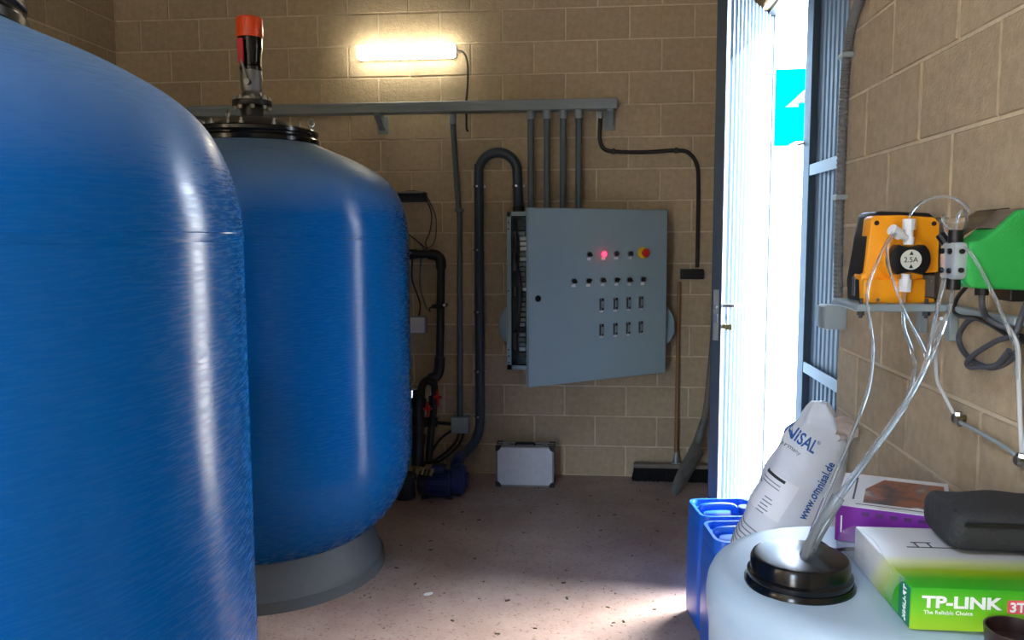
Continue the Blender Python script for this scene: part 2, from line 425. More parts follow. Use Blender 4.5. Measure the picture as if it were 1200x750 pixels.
# ------------------------------------------------------------------ side door: two corrugated steel leaves in a frame
def corrugated(x0, x1, y, pitch, dep, th):
    """zig-zag plan outline of a trapezoid-ribbed sheet running along x"""
    pts = []; x = x0
    while x < x1-1e-6:
        for dx, h in ((0, 0), (.5, 0), (.62, 1), (.88, 1)):
            if x+dx*pitch < x1: pts.append((x+dx*pitch, y+h*dep))
        x += pitch
    pts.append((x1, y))
    return pts + [(a, b-th) for a, b in pts[::-1]]
def strip_prism(bm, top, bot, z0, z1, M=None):
    """extrude a long thin outline as quads so concave sheets triangulate cleanly"""
    n = len(top); V = lambda p, z: bm.verts.new(M @ Vector((p[0], p[1], z)) if M else (p[0], p[1], z))
    g = [[V(p, z) for p in arr] for arr in (top, bot) for z in (z0, z1)]
    a0, a1, b0, b1 = g
    for i in range(n-1):
        bm.faces.new((a0[i], a0[i+1], a1[i+1], a1[i])); bm.faces.new((b0[i+1], b0[i], b1[i], b1[i+1]))
        bm.faces.new((a1[i], a1[i+1], b1[i+1], b1[i])); bm.faces.new((a0[i+1], a0[i], b0[i], b0[i+1]))
    bm.faces.new((a0[0], a1[0], b1[0], b0[0])); bm.faces.new((a0[-1], b0[-1], b1[-1], a1[-1]))
    return bm
LEAF = .774; LZ0, LZ1 = .02, 2.646
def sheet(x0, x1, y, pitch, dep, z0, z1, th=.0015):
    o = corrugated(x0, x1, y, pitch, dep, th); n = len(o)//2
    return strip_prism(B(), o[:n], o[n:][::-1], z0, z1)
# open leaf, hinged on the far jamb; local +x runs from the hinge to the free edge, +y is its outer face
ang = math.atan2(-.69, -.35)
d1 = thing('door_1', None, None, (.90, 4.28, 0), ang, kind='structure')
obj('panel', sheet(.02, LEAF-.05, .0, .055, .016, LZ0+.02, LZ1-.015), 'door_steel', d1, local=True, angle=20)
for x0, x1 in ((0, .03), (LEAF-.05, LEAF)):
    obj('stile', box(B(), x0, x1, -.026, .019, LZ0, LZ1, .003, 1), 'door_frame', d1, local=True)
for z in (LZ0, 1.035, 1.83, LZ1-.04):
    obj('rail', box(B(), .03, LEAF-.05, -.026, -.003, z, z+.04, .002, 1), 'door_frame', d1, local=True)
lk = obj('lock_plate', box(B(), LEAF-.001, LEAF+.003, -.016, .009, 1.12, 1.34, .001, 1), 'dull_steel', d1, local=True)
bl = B(); box(bl, LEAF, LEAF+.018, -.011, .004, 1.26, 1.275, .002, 1); box(bl, LEAF, LEAF+.01, -.012, .006, 1.20, 1.235, .002, 1)
obj('lock_bolt', bl, 'steel', lk, local=True)
hd = B(); cyl(hd, (LEAF-.025, .019, 1.27), (LEAF-.025, .07, 1.27), .008); tube(hd, [(LEAF-.025, .065, 1.27), (LEAF-.07, .068, 1.27), (LEAF-.13, .066, 1.265)], .008)
obj('door_handle', hd, 'steel', d1, local=True)
ky = B(); cyl(ky, (LEAF-.025, .019, 1.18), (LEAF-.025, .034, 1.18), .011); box(ky, LEAF-.028, LEAF-.022, .03, .06, 1.165, 1.19, .002, 1)
obj('key_cylinder', ky, 'brass', d1, local=True)
# shut leaf nearer the viewer; local +x along world +y, +y outside
d2 = thing('door_2', None, None, (.90, DY0+.007, 0), PI/2, kind='structure')
M2 = Matrix.Rotation(0, 4, 'Z')
obj('panel', sheet(.0, .66, -.0, .055, -.016, LZ0+.02, LZ1), 'door_steel', d2, local=True, angle=20)
for x0, x1 in ((0, .04), (.635, .735)):
    obj('stile', box(B(), x0, x1, -.022, .026, LZ0, LZ1, .003, 1), 'door_frame', d2, local=True)
for z in (1.012, 1.808):
    obj('rail', box(B(), .04, .667, .0165, .024, z, z+.044, .002, 1), 'door_strap', d2, local=True)
obj('top_rail', box(B(), .04, .636, -.002, .016, LZ1-.04, LZ1, .002, 1), 'door_frame', d2, local=True)
bo = B(); cyl(bo, (.742, .012, 1.93), (.742, .012, 2.28), .006, n=10); cyl(bo, (.742, .012, 1.95), (.728, .05, 1.94), .006, n=8)
for z in (1.97, 2.1, 2.22): box(bo, .733, .75, .0, .022, z, z+.02, .002, 1)
obj('bolt', bo, 'dull_steel', d2, local=True)
df = B(); box(df, .86, .918, DY1-.012, DY1, 0, DZ); box(df, .86, .918, DY0, DY0+.008, 0, DZ); box(df, .86, .918, DY0, DY1, DZ-.016, DZ)
struct('trim_1', df, 'door_frame')

# ------------------------------------------------------------------ outside, beyond the door gap
struct('ground_outside', box(B(), XR+.25, 26, -12, 30, -.2, -.05), 'outside_ground')
struct('yard_front', box(B(), -20, XR+.2, -24, YF-.25, -.2, -.05), 'outside_ground')
sh = thing('shed', 'bright blue shed standing in the sun beyond the open door', 'shed', (2.4, 9.3, -.05))
obj('wall', box(B(), .9, 3.9, 9.0, 11.0, -.05, 2.52), 'outside_wall', sh)
obj('upper_panel', box(B(), .85, 3.95, 8.92, 11.05, 2.52, 3.30, .02, 1), 'outside_blue', sh)
ks = thing('kiosk', 'small blue post with grey pitched roof seen through the door gap', 'kiosk', (2.05, 7.6, -.05))
obj('post', box(B(), 1.845, 1.905, 7.58, 7.64, 2.4, 2.75), 'outside_blue', ks)
obj('pier', box(B(), 1.80, 2.3, 7.5, 7.75, -.05, 2.4), 'outside_wall', ks)
obj('roof', prism(B(), [(1.77, 2.74), (2.03, 2.98), (2.29, 2.74)], 7.45, 7.8, 'y'), 'outside_roof', ks)

# ------------------------------------------------------------------ water tanks
TR = .70
prof = [(.0, .165), (.30, .165), (.42, .172), (.503, .20), (.578, .264), (.63, .335), (.662, .40), (.685, .47), (.697, .545), (TR, .62), (TR, 1.0), (TR, 1.3), (TR, 1.56), (.697, 1.62),
        (.688, 1.67), (.670, 1.73), (.640, 1.79), (.60, 1.835), (.545, 1.875), (.45, 1.925), (.36, 1.962), (.295, 1.99), (.27, 2.0), (0, 2.0)]
def refine(p, k=4):
    q = smooth_path([(a, 0, b) for a, b in p], k); return [(max(v.x, 0), v.z) for v in q]
def make_tank(label, loc):
    t = thing('water_tank', label, 'tank', loc, 0, 'blue water tanks')
    def A(name, bm, m, p=t, **k): return obj(name, bm, m, p, local=True, **k)
    body = prof[:3] + refine(prof[3:-2]) + prof[-2:]
    sh_ = A('shell', lathe(B(), body, 128), 'tank_blue', angle=60)
    A('seam_band', lathe(B(), [(TR-.002, 1.555), (TR+.0015, 1.56), (TR+.0015, 1.575), (TR-.003, 1.58)], 128), 'tank_blue', sh_)
    A('base_ring', lathe(B(), [(.40, .20), (.49, .205), (.497, .20), (.502, .185), (.535, .07), (.545, .055), (.553, .05), (.556, .0), (.44, .0), (.40, .20)], 96), 'dark_iron_base')
    fl = A('lid_flange', lathe(B(), [(.24, 1.985), (.283, 1.985), (.292, 1.995), (.294, 2.012), (.286, 2.022), (.287, 2.03), (.292, 2.036), (.292, 2.05), (.284, 2.056), (.20, 2.056)], 96), 'black_gloss')
    A('lid_dome', lathe(B(), [(.215, 2.05), (.205, 2.066), (.16, 2.094), (.10, 2.112), (.05, 2.12), (0, 2.121)], 64), 'smoke_dome')
    for i in range(12):
        a = 2*PI*(i+.4)/12; x, y = .262*math.cos(a), .262*math.sin(a)
        b = B(); cyl(b, (x, y, 2.05), (x, y, 2.068), .011, n=6); cyl(b, (x, y, 2.06), (x, y, 2.082), .006, n=8)
        A('bolt', b, 'steel', fl)
    for a in (.12, PI*.98, PI/2, -PI/2):
        x, y = .262*math.cos(a), .262*math.sin(a); b = B(); cyl(b, (x, y, 2.055), (x, y, 2.075), .007, n=8)
        ring = [(x+.017*math.cos(s)*math.cos(a+.8), y+.017*math.cos(s)*math.sin(a+.8), 2.092+.017*math.sin(s)) for s in [2*PI*i/16 for i in range(17)]]
        tube(b, ring, .005, n=8, smooth=False); A('eye_bolt', b, 'steel', fl)
    # air-release valve stack on the crown
    A('neck', lathe(B(), [(.05, 2.115), (.05, 2.165), (.086, 2.166), (.088, 2.17), (.088, 2.19), (.04, 2.191)], 40), 'black')
    vf = A('valve_flange', lathe(B(), [(.02, 2.191), (.062, 2.191), (.064, 2.205), (.05, 2.21), (.04, 2.23), (.046, 2.24), (.046, 2.27), (.05, 2.28), (.047, 2.33), (.02, 2.335)], 28), 'dull_steel')
    for i in range(8):
        a = 2*PI*(i+.5)/8; x, y = .074*math.cos(a), .074*math.sin(a); b = B(); cyl(b, (x, y, 2.15), (x, y, 2.212), .007, n=6); cyl(b, (x, y, 2.188), (x, y, 2.206), .012, n=6); cyl(b, (x, y, 2.152), (x, y, 2.166), .012, n=6)
        A('flange_bolt', b, 'steel', vf)
    A('valve_body', lathe(B(), [(.02, 2.325), (.05, 2.325), (.051, 2.34), (.047, 2.345), (.047, 2.38), (.054, 2.42), (.055, 2.475), (.05, 2.48), (.02, 2.482)], 32), 'black_gloss')
    A('orange_cap', lathe(B(), [(.02, 2.47), (.057, 2.47), (.059, 2.474), (.059, 2.553), (.054, 2.559), (0, 2.56)], 32), 'orange_cap')
    lv = B(); box(lv, -.030, -.001, -.077, -.068, 2.345, 2.455, .004, 1); A('valve_lever', lv, 'red_lever')
    st = B(); tube(st, [(-.014, -.072, 2.36), (-.006, -.070, 2.325), (.004, -.064, 2.29), (.006, -.056, 2.27)], .007, n=8); cyl(st, (.006, -.04, 2.268), (.006, -.068, 2.268), .014, n=8)
    A('lever_stem', st, 'dull_steel')
    return t
mat('dark_iron_base', (78,85,90), .6, var=.06, vscale=6)
mat('smoke_dome', (58,60,56), .3, var=.2, vscale=5)
far_tank = make_tank('blue fibreglass water tank with orange-capped valve, standing before the lit back wall', (-1.535, 3.694, 0))
near_tank = copy_tree(far_tank, None, (-1.417, 1.509, 0), .9, 'large blue fibreglass water tank nearest the viewer, cut by the left picture edge')

# ------------------------------------------------------------------ fluorescent lamp on the back wall
lp = thing('wall_lamp', 'lit white tube lamp on the back wall above the grey trunking', 'lamp', (-1.166, YB, 2.70))
obj('housing', prism(B(), rounded(-1.485, -.847, 2.705, 2.785, .012, 3), YB-.028, YB-.003, 'y', .003, 1), 'white_plastic', lp)
df = B(); prism(df, rounded(-1.482, -.85, 2.700, 2.790, .03, 4), YB-.085, YB-.028, 'y', .016, 3)
obj('diffuser', df, 'lamp_glow', lp)
single('lamp_cable', tube(B(), [(-.85, 5.285, 2.745), (-.80, 5.28, 2.735), (-.775, 5.28, 2.67), (-.775, 5.285, 2.55), (-.783, 5.27, 2.44), (-.785, 5.285, 2.34), (-.785, 5.29, 2.265), (-.775, 5.29, 2.245)], .0065, n=8),
       'cable', 'thin dark cable hanging from the right end of the lit lamp', 'cable')

# ------------------------------------------------------------------ cable trunking and conduits
tr = thing('cable_trunking', 'long grey plastic cable trunking on brackets along the back wall', 'trunking', (-1.29, YB, 2.30))
obj('channel', box(B(), -2.76, .165, 5.155, 5.255, 2.352, 2.405, .003, 1), 'grey_plastic', tr)
b = B(); box(b, -2.762, .168, 5.148, 5.258, 2.403, 2.416, .004, 1); box(b, -2.762, .168, 5.147, 5.152, 2.39, 2.41, .001, 1); obj('lid', b, 'grey_plastic', tr)
for x in (-2.55, -1.335, .125):
    b = B(); prism(b, [(5.317, 2.352), (5.15, 2.352), (5.15, 2.338), (5.29, 2.262), (5.317, 2.262)], x-.02, x+.02, 'x', .003, 1)
    box(b, x-.035, x+.035, 5.306, 5.317, 2.24, 2.352, .002, 1); obj('bracket', b, 'grey_plastic', tr)
def conduit(x, label, z0, z1, y):
    t = thing('conduit', label, 'conduit', (x, y, z0), 0, 'conduits between trunking and cabinet')
    obj('tube', cyl(B(), (x, y, z0), (x, y, z1), .0205, n=20), 'grey_conduit', t)
    obj('coupling', lathe(B(), [(.015, z1-.05), (.0265, z1-.05), (.0275, z1-.045), (.0275, z1), (.015, z1)], 20, Matrix.Translation((x, y, 0))), 'pale_coupling', t)
    obj('coupling', lathe(B(), [(.015, z0), (.0275, z0), (.0275, z0+.018), (.024, z0+.022), (.015, z0+.022)], 20, Matrix.Translation((x, y, 0))), 'pale_coupling', t)
for x, w_ in ((-.367, 'first'), (-.266, 'second'), (-.166, 'third'), (-.068, 'fourth')):
    conduit(x, f'straight grey conduit dropping into the control cabinet, {w_} of four from the left', 1.727, 2.352, 5.2)
t = thing('conduit', 'thin grey conduit running down from trunking to the grey junction box', 'conduit', (-.845, 5.28, .39))
obj('tube', tube(B(), [(-.872, 5.275, 2.352), (-.866, 5.28, 2.2), (-.843, 5.285, 1.78), (-.836, 5.29, 1.7), (-.84, 5.29, 1.2), (-.845, 5.285, .39)], .0185, n=16), 'grey_conduit', t)
obj('coupling', cyl(B(), (-.872, 5.275, 2.29), (-.873, 5.275, 2.352), .024), 'pale_coupling', t)
b = B(); box(b, -.865, -.81, 5.268, 5.317, 1.735, 1.755, .003, 1); obj('clip', b, 'grey_conduit', t)
fx = thing('flexible_conduit', 'thick dark conduit looping up from the cabinet and down to the pump', 'conduit', (-.71, 5.26, .1))
arc = [(-.582+.123*math.cos(a), 5.265, 1.985+.123*math.sin(a)) for a in [PI*i/12 for i in range(13)]]
obj('hose', tube(B(), [(-.448, 5.225, 1.728), (-.452, 5.25, 1.80)] + arc + [(-.706, 5.265, 1.5), (-.708, 5.265, 1.0), (-.709, 5.265, .5), (-.712, 5.26, .34), (-.735, 5.22, .25), (-.78, 5.12, .2), (-.815, 5.03, .18)], .031, n=20, k=5), 'dark_conduit', fx)
for x, z in ((-.455, 1.895), (-.706, 1.895), (-.707, 1.49), (-.708, 1.09), (-.709, .70), (-.710, .40)):
    b = B(); tube(b, [(x+.034*math.cos(a), 5.265+.034*math.sin(a), z) for a in [2*PI*i/20 for i in range(21)]], .005, n=6, smooth=False); cyl(b, (x, 5.30, z), (x, 5.317, z), .007, n=8)
    cl = obj('clamp', b, 'dark_conduit', fx)
    b = B(); cyl(b, (x-.008, 5.229, z), (x-.008, 5.222, z), .007, n=8); box(b, x+.03, x+.045, 5.25, 5.262, z-.007, z+.007, .002, 1); obj('clamp_screw', b, 'steel', cl)
obj('gland', cyl(B(), (-.448, 5.225, 1.722), (-.449, 5.232, 1.76), .037), 'black', fx)
pc = thing('power_cable', 'dark cable from the trunking end to the black wall box', 'cable', (.4, YB, 1.37))
obj('cord', tube(B(), [(.064, 5.25, 2.352), (.064, 5.28, 2.29), (.062, 5.30, 2.19), (.085, 5.30, 2.13), (.15, 5.30, 2.108), (.35, 5.30, 2.10), (.54, 5.30, 2.108), (.62, 5.30, 2.09), (.672, 5.30, 2.01), (.682, 5.30, 1.85), (.683, 5.30, 1.6), (.683, 5.30, 1.375)], .0125, n=10), 'cable', pc)
obj('gland', cyl(B(), (.064, 5.24, 2.353), (.064, 5.262, 2.315), .017, n=12), 'pale_coupling', pc)
for p in ((.15, 2.108), (.54, 2.108)):
    obj('clip', box(B(), p[0]-.01, p[0]+.01, 5.28, 5.317, p[1]-.017, p[1]+.017, .003, 1), 'cable', pc)
wb = thing('wall_box', 'small black box on the back wall beneath the dark cable', 'wall box', (.65, YB, 1.30))
obj('body', box(B(), .577, .722, 5.262, 5.317, 1.302, 1.366, .006, 2), 'black', wb)
obj('cover', box(B(), .585, .714, 5.256, 5.264, 1.309, 1.359, .003, 2), 'rubber', wb)
jb = thing('junction_box', 'square grey junction box low on the back wall above the pump', 'junction box', (-.842, YB, .28))
obj('body', box(B(), -.902, -.783, 5.245, 5.317, .283, .395, .006, 2), 'grey_plastic', jb)
obj('cover', box(B(), -.897, -.788, 5.236, 5.247, .288, .39, .004, 2), 'pale_coupling', jb)
for i, (pts, r) in enumerate([([(-.905, 5.28, .34), (-.97, 5.28, .345), (-1.06, 5.28, .345)], .012), ([(-.90, 5.27, .30), (-.97, 5.2, .25), (-1.02, 5.08, .17), (-1.04, 5.0, .13)], .009), ([(-.85, 5.27, .285), (-.87, 5.24, .23), (-.93, 5.18, .17), (-1.0, 5.06, .14), (-1.02, 4.98, .16)], .009), ([(-.82, 5.27, .285), (-.85, 5.22, .21), (-.93, 5.1, .15), (-.98, 5.0, .15)], .009)]):
    obj('cable', tube(B(), pts, r, n=8), 'cable', jb)

# ------------------------------------------------------------------ control cabinet
CX0, CX1, CZ0, CZ1, CY = -.507, .468, .745, 1.727, 5.065
cab = thing('control_cabinet', 'grey steel control cabinet on the back wall, door ajar with switches', 'cabinet', (-.02, YB, CZ0))
b = B(); w = .004
box(b, CX0, CX1, YB-.006, YB-.002, CZ0, CZ1); box(b, CX0, CX0+w, CY, YB-.002, CZ0, CZ1); box(b, CX1-w, CX1, CY, YB-.002, CZ0, CZ1)
box(b, CX0, CX1, CY, YB-.002, CZ0, CZ0+w); box(b, CX0, CX1, CY, YB-.002, CZ1-w, CZ1)
box(b, CX0, CX0+.028, CY-.002, CY, CZ0, CZ1); box(b, CX1-.028, CX1, CY-.002, CY, CZ0, CZ1); box(b, CX0, CX1, CY-.002, CY, CZ0, CZ0+.028); box(b, CX0, CX1, CY-.002, CY, CZ1-.028, CZ1)
body = obj('body', b, 'cabinet', cab)
for z in (.79, .83, .87, 1.24, 1.62, 1.66, 1.70):
    obj('frame_hole', cyl(B(), (CX0+.010, CY-.0025, z), (CX0+.010, CY-.004, z), .005, n=8), 'black', body)
b = B(); tube(b, [(CX0+.03, CY-.002, CZ0+.03), (CX1-.03, CY-.002, CZ0+.03), (CX1-.03, CY-.002, CZ1-.03), (CX0+.03, CY-.002, CZ1-.03), (CX0+.03, CY-.002, CZ0+.03)], .005, n=6, smooth=False)
obj('door_seal', b, 'rubber', body)
plate = obj('mounting_plate', box(B(), CX0+.045, CX1-.045, YB-.03, YB-.025, CZ0+.045, CZ1-.045), 'cab_inside', cab)
obj('cable_duct', box(B(), CX0+.18, CX0+.23, YB-.095, YB-.03, CZ0+.06, CZ1-.06, .003, 1), 'cab_inside', plate)
for z, h in ((1.50, .11), (1.36, .10), (1.20, .06), (.86, .12)):
    obj('breaker', box(B(), CX0+.034, CX0+.058, CY+.03, CY+.09, z, z+h, .003, 1), 'black', plate)
obj('cable', tube(B(), [(CX0+.05, CY+.05, 1.60), (CX0+.043, CY+.03, 1.55), (CX0+.052, CY+.03, 1.42), (CX0+.075, CY+.06, 1.33), (CX0+.08, CY+.08, 1.2), (CX0+.06, CY+.07, .95)], .007, n=8), 'cable', plate)
for r_ in range(26):
    z = CZ1-.10-r_*.032
    for c_ in range(2):
        b = B(); x = CX0+.068+c_*.05+random.uniform(-.004, .004); box(b, x, x+.04, CY+.12-.035*random.random(), YB-.03, z-.013, z+.011, .002, 1)
        te = obj('terminal_block', b, random.choice(['white_plastic', 'cab_inside', 'black', 'grey_plastic']), plate)
for x, s in ((CX0, -1), (CX1, 1)):
    b = B(); prism(b, [(x, .90), (x+s*.035, .92), (x+s*.062, .98), (x+s*.06, 1.06), (x+s*.03, 1.12), (x, 1.14)], 5.13, 5.27, 'y', .006, 2)
    v = obj('vent_hood', b, 'cabinet', cab)
b = B(); box(b, CX0-.03, CX0-.012, 5.30, 5.317, 1.455, 1.51, .003, 1); cyl(b, (CX0-.021, 5.303, 1.50), (CX0-.021, 5.28, 1.505), .006, n=8); obj('wall_lug', b, 'brass', cab)
# door: hinge at the right, swung out about 35 degrees; door space: u from the hinge (0) leftwards, w out of the face
ua = Vector((-.798, -.57, 0)).normalized(); na = Vector((-ua.y, ua.x, 0)); DW = .981; hp = Vector((CX1-.012, CY-.014, 0))
def DP(u, w_, z): v = hp + ua*u + na*w_; return (v.x, v.y, z)
MD = Matrix(((ua.x, na.x, 0, hp.x), (ua.y, na.y, 0, hp.y), (0, 0, 1, 0), (0, 0, 0, 1)))
DZ0_, DZ1_ = .742, 1.729
b = B(); box(b, 0, DW, .016, .020, DZ0_, DZ1_, M=MD); box(b, 0, .003, 0, .02, DZ0_, DZ1_, M=MD); box(b, DW-.003, DW, 0, .02, DZ0_, DZ1_, M=MD); box(b, 0, DW, 0, .02, DZ0_, DZ0_+.003, M=MD); box(b, 0, DW, 0, .02, DZ1_-.003, DZ1_, M=MD)
door = obj('door', b, 'cabinet', cab)
b = B(); box(b, .10, DW-.09, -.035, .014, 1.05, 1.60, .006, 1, M=MD); obj('wiring_backplate', b, 'cab_inside', door)
b = B(); cyl(b, DP(DW-.062, .02, 1.232), DP(DW-.062, .024, 1.232), .018); cyl(b, DP(DW-.062, .024, 1.232), DP(DW-.062, .026, 1.232), .012, n=3); obj('cam_latch', b, 'black', door)
# control positions measured on the door: distance from hinge, height
def selector(u, z, turn):
    b = B(); cyl(b, DP(u, .02, z), DP(u, .026, z), .017); base = obj('selector_switch', b, 'steel', door)
    b = B(); cyl(b, DP(u, .026, z), DP(u, .036, z), .0135); box(b, -.004, .004, .036, .05, -.012, .012, .001, 1, M=Matrix.Translation(DP(u, 0, z)) @ Matrix(((ua.x, na.x, 0, 0), (ua.y, na.y, 0, 0), (0, 0, 1, 0), (0, 0, 0, 1))) @ Matrix.Rotation(turn, 4, 'Y')); obj('knob', b, 'black', base)
    obj('name_plate', box(B(), u-.013, u+.013, .0195, .0225, z-.034, z-.019, M=MD), 'white_plastic', base)
selector(.577, 1.471, .7); selector(.283, 1.472, 0)
for u, z, tn in ((.682, 1.322, .7), (.582, 1.321, -.8), (.480, 1.322, .7), (.381, 1.320, -.8), (.287, 1.318, .7), (.187, 1.318, 0)): selector(u, z, tn)
for u, m_, nm in ((.476, 'led_red', 'pilot_light'), (.383, 'dark_pipe', 'push_button')):
    b = B(); cyl(b, DP(u, .02, 1.472), DP(u, .027, 1.472), .017); base = obj(nm, b, 'dull_steel', door)
    obj('lens', lathe(B(), [(.0145, 0), (.0145, .008), (.011, .013), (0, .0155)], 20, Matrix.Translation(DP(u, .026, 1.472)) @ na.to_track_quat('Z', 'Y').to_matrix().to_4x4()), m_, base)
    obj('name_plate', box(B(), u-.013, u+.013, .0195, .0225, 1.472-.034, 1.472-.019, M=MD), 'white_plastic', base)
b = B(); cyl(b, DP(.190, .02, 1.475), DP(.190, .032, 1.475), .034, n=28); es = obj('emergency_stop', b, 'yellow', door)
obj('mushroom_button', lathe(B(), [(.014, 0), (.014, .014), (.025, .02), (.026, .03), (.019, .038), (0, .041)], 28, Matrix.Translation(DP(.190, .03, 1.475)) @ na.to_track_quat('Z', 'Y').to_matrix().to_4x4()), 'red', es)
for z in (1.182, 1.033):
    for u in (.486, .386, .291, .197):
        base = obj('rocker_switch', box(B(), u-.016, u+.016, .02, .027, z-.034, z+.034, .003, 1, M=MD), 'black', door)
        b = B(); box(b, u-.009, u+.009, .027, .035, z-.022, z+.02, .003, 1, M=MD); obj('rocker', b, 'grey_plastic', base)
        b = B(); cyl(b, DP(u+.006, .027, z+.028), DP(u+.006, .029, z+.028), .004, n=8); cyl(b, DP(u+.006, .027, z-.028), DP(u+.006, .029, z-.028), .004, n=8); obj('screw', b, 'steel', base)
        obj('name_plate', box(B(), u-.011, u+.011, .0195, .0225, z-.046, z-.036, M=MD), 'white_plastic', base)

# ------------------------------------------------------------------ aluminium case on the floor
AX0, AX1, AY, AD, AH = -.581, -.212, 5.035, .13, .262
al = thing('tool_case', 'silver aluminium tool case with black corners on the floor by the wall', 'case', ((AX0+AX1)/2, AY+AD/2, 0))
obj('shell', box(B(), AX0+.004, AX1-.004, AY+.003, AY+AD-.003, .003, AH-.003, .004, 1), 'alu', al)
for y0 in (AY, AY+AD-.012):
    b = B()
    for x0, x1, z0, z1 in ((AX0, AX1, 0, .012), (AX0, AX1, AH-.012, AH), (AX0, AX0+.012, 0, AH), (AX1-.012, AX1, 0, AH)): box(b, x0, x1, y0, y0+.012, z0, z1, .003, 1)
    obj('edge_frame', b, 'dull_steel', al)
b = B(); box(b, AX0-.001, AX1+.001, AY+.05, AY+.062, AH-.002, AH+.002); obj('lid_seam', b, 'black', al)
for sx in (0, 1):
    for sz in (0, 1):
        for sy_ in (0, 1):
            x = AX1 if sx else AX0; z = AH if sz else 0; y = AY+AD if sy_ else AY; dx = -1 if sx else 1; dz = -1 if sz else 1; dy = -1 if sy_ else 1
            pts = [(x-dx*.002, z-dz*.002), (x+dx*.034, z-dz*.002)] + [(x+dx*.034*math.cos(a), z+dz*.034*math.sin(a)) for a in (.3, .6, .9, 1.2)] + [(x-dx*.002, z+dz*.034)]
            pts[0] = (x-dx*.001, z if not sz else z+.001); pts = [(p, max(q, 0)) for p, q in pts]
            obj('corner_cap', prism(B(), pts, y-dy*.002, y+dy*.016, 'y'), 'black', al)
b = B(); xc = (AX0+AX1)/2
tube(b, [(xc-.06, AY+.03, AH), (xc-.058, AY+.025, AH+.012), (xc-.04, AY+.02, AH+.016), (xc+.04, AY+.02, AH+.016), (xc+.058, AY+.025, AH+.012), (xc+.06, AY+.03, AH)], .006, n=8); obj('handle', b, 'black', al)
for x in (AX0+.06, AX1-.06):
    b = B(); box(b, x-.015, x+.015, AY+.03, AY+.09, AH-.001, AH+.008, .003, 1); obj('latch', b, 'steel', al)

# ------------------------------------------------------------------ broom and shovel against the back wall
br = thing('broom', 'wide black-bristled broom with a wooden handle against the back wall', 'broom', (.56, 5.25, 0))
obj('handle', tube(B(), [(.563, 5.243, .115), (.567, 5.272, .7), (.572, 5.30, 1.285)], .0125, n=12), 'wood', br)
obj('head', box(B(), .295, .81, 5.215, 5.268, .085, .115, .008, 2), 'grey_wood', br)
b = B()
for i in range(64):
    for j in range(3):
        x = .302+i*.0079; y = 5.222+j*.018; tl = -.012*(1-i/32) if i < 20 else 0
        cyl(b, (x, y, .088), (x+tl+random.uniform(-.004, .004), y+random.uniform(-.008, .004)-.004, 0.001), .0045, .0055, n=5)
tag(obj('bristles', b, 'bristle', br), kind='stuff')
b = B(); box(b, .535, .592, 5.225, 5.262, .112, .124, .003, 1); cyl(b, (.563, 5.243, .115), (.564, 5.247, .19), .018, .0155, n=14); tube(b, [(.538, 5.243, .12), (.55, 5.235, .155), (.563, 5.232, .175), (.578, 5.235, .155), (.59, 5.243, .12)], .004, n=6); obj('socket', b, 'galv', br)
sv = thing('shovel', 'old grey long-handled shovel leaning beside the open door leaf', 'shovel', (.66, 5.02, 0))
obj('handle', tube(B(), [(.675, 5.09, .30), (.728, 5.16, .44), (.765, 5.23, .69), (.79, 5.27, 1.0), (.795, 5.285, 1.3)], .019, n=14), 'grey_wood', sv)
obj('socket', tube(B(), [(.645, 5.05, .21), (.672, 5.085, .285), (.70, 5.12, .36), (.727, 5.155, .43)], .024, n=14, radii=lambda t: .029-.008*t), 'shovel_steel', sv)
b = B()  # dished blade, pointing down to the left
top = Vector((.675, 5.06, .265)); tip = Vector((.513, 4.935, .003)); dn = (tip-top).normalized(); sd = Vector((.55, .75, -.08)); sd = (sd - dn*sd.dot(dn)).normalized(); nn = dn.cross(sd).normalized(); NL, NS = 14, 12; Lb = (tip-top).length
def bl_pt(i, j, th):
    t = i/NL; s = j/NS*2-1; hw = .10*(1-.10*t) * (1 if t < .55 else math.sqrt(max(0, 1-((t-.55)/.45)**2)*.92+.08)); q = .03*(s*s-1)*(1-.3*t)
    e = .02*(1-t)*(abs(s) > .8)
    return top + dn*(t*Lb) + sd*(s*hw+.0) + nn*(-q*1.0 + th)
for th in (0, .003):
    g = [[b.verts.new(bl_pt(i, j, th)) for j in range(NS+1)] for i in range(NL+1)]
    for i in range(NL):
        for j in range(NS): b.faces.new((g[i][j], g[i][j+1], g[i+1][j+1], g[i+1][j]))
lo_ = min(v.co.z for v in b.verts)
for v in b.verts: v.co.z = max(v.co.z, .001)
obj('blade', b, 'shovel_steel', sv)

# ------------------------------------------------------------------ pump set, black PVC pipework and small wall things behind the far tank
pm = thing('water_pump', 'dark blue electric pump on the floor behind the far tank', 'pump', (-.9, 4.85, 0))
MM = Matrix.Translation((-.98, 4.80, .085)) @ Matrix.Rotation(PI/2, 4, 'Y') @ Matrix.Rotation(0, 4, 'Z')
obj('motor', lathe(B(), [(0, .0), (.06, .0), (.074, .008), (.076, .02), (.076, .15), (.07, .158), (.03, .16)], 32, MM), 'motor_blue', pm)
for i in range(14):
    a = 2*PI*i/14; b = B(); box(b, -.003, .003, .074, .084, .03, .14, M=MM @ Matrix.Rotation(a, 4, 'Z')); obj('cooling_fin', b, 'motor_blue', pm)
obj('fan_cover', lathe(B(), [(0, -.05), (.05, -.05), (.076, -.035), (.08, -.02), (.08, .012), (.07, .012)], 32, MM), 'dark_iron', pm)
obj('terminal_box', box(B(), -.945, -.86, 4.76, 4.84, .155, .195, .006, 2), 'motor_blue', pm)
MV = Matrix.Translation((-.80, 4.82, .105)) @ Matrix.Rotation(PI/2, 4, 'Y')
obj('volute', lathe(B(), [(0, -.03), (.06, -.03), (.09, -.015), (.095, .01), (.095, .035), (.08, .055), (.045, .06), (.045, .075), (0, .075)], 36, MV), 'motor_blue', pm)
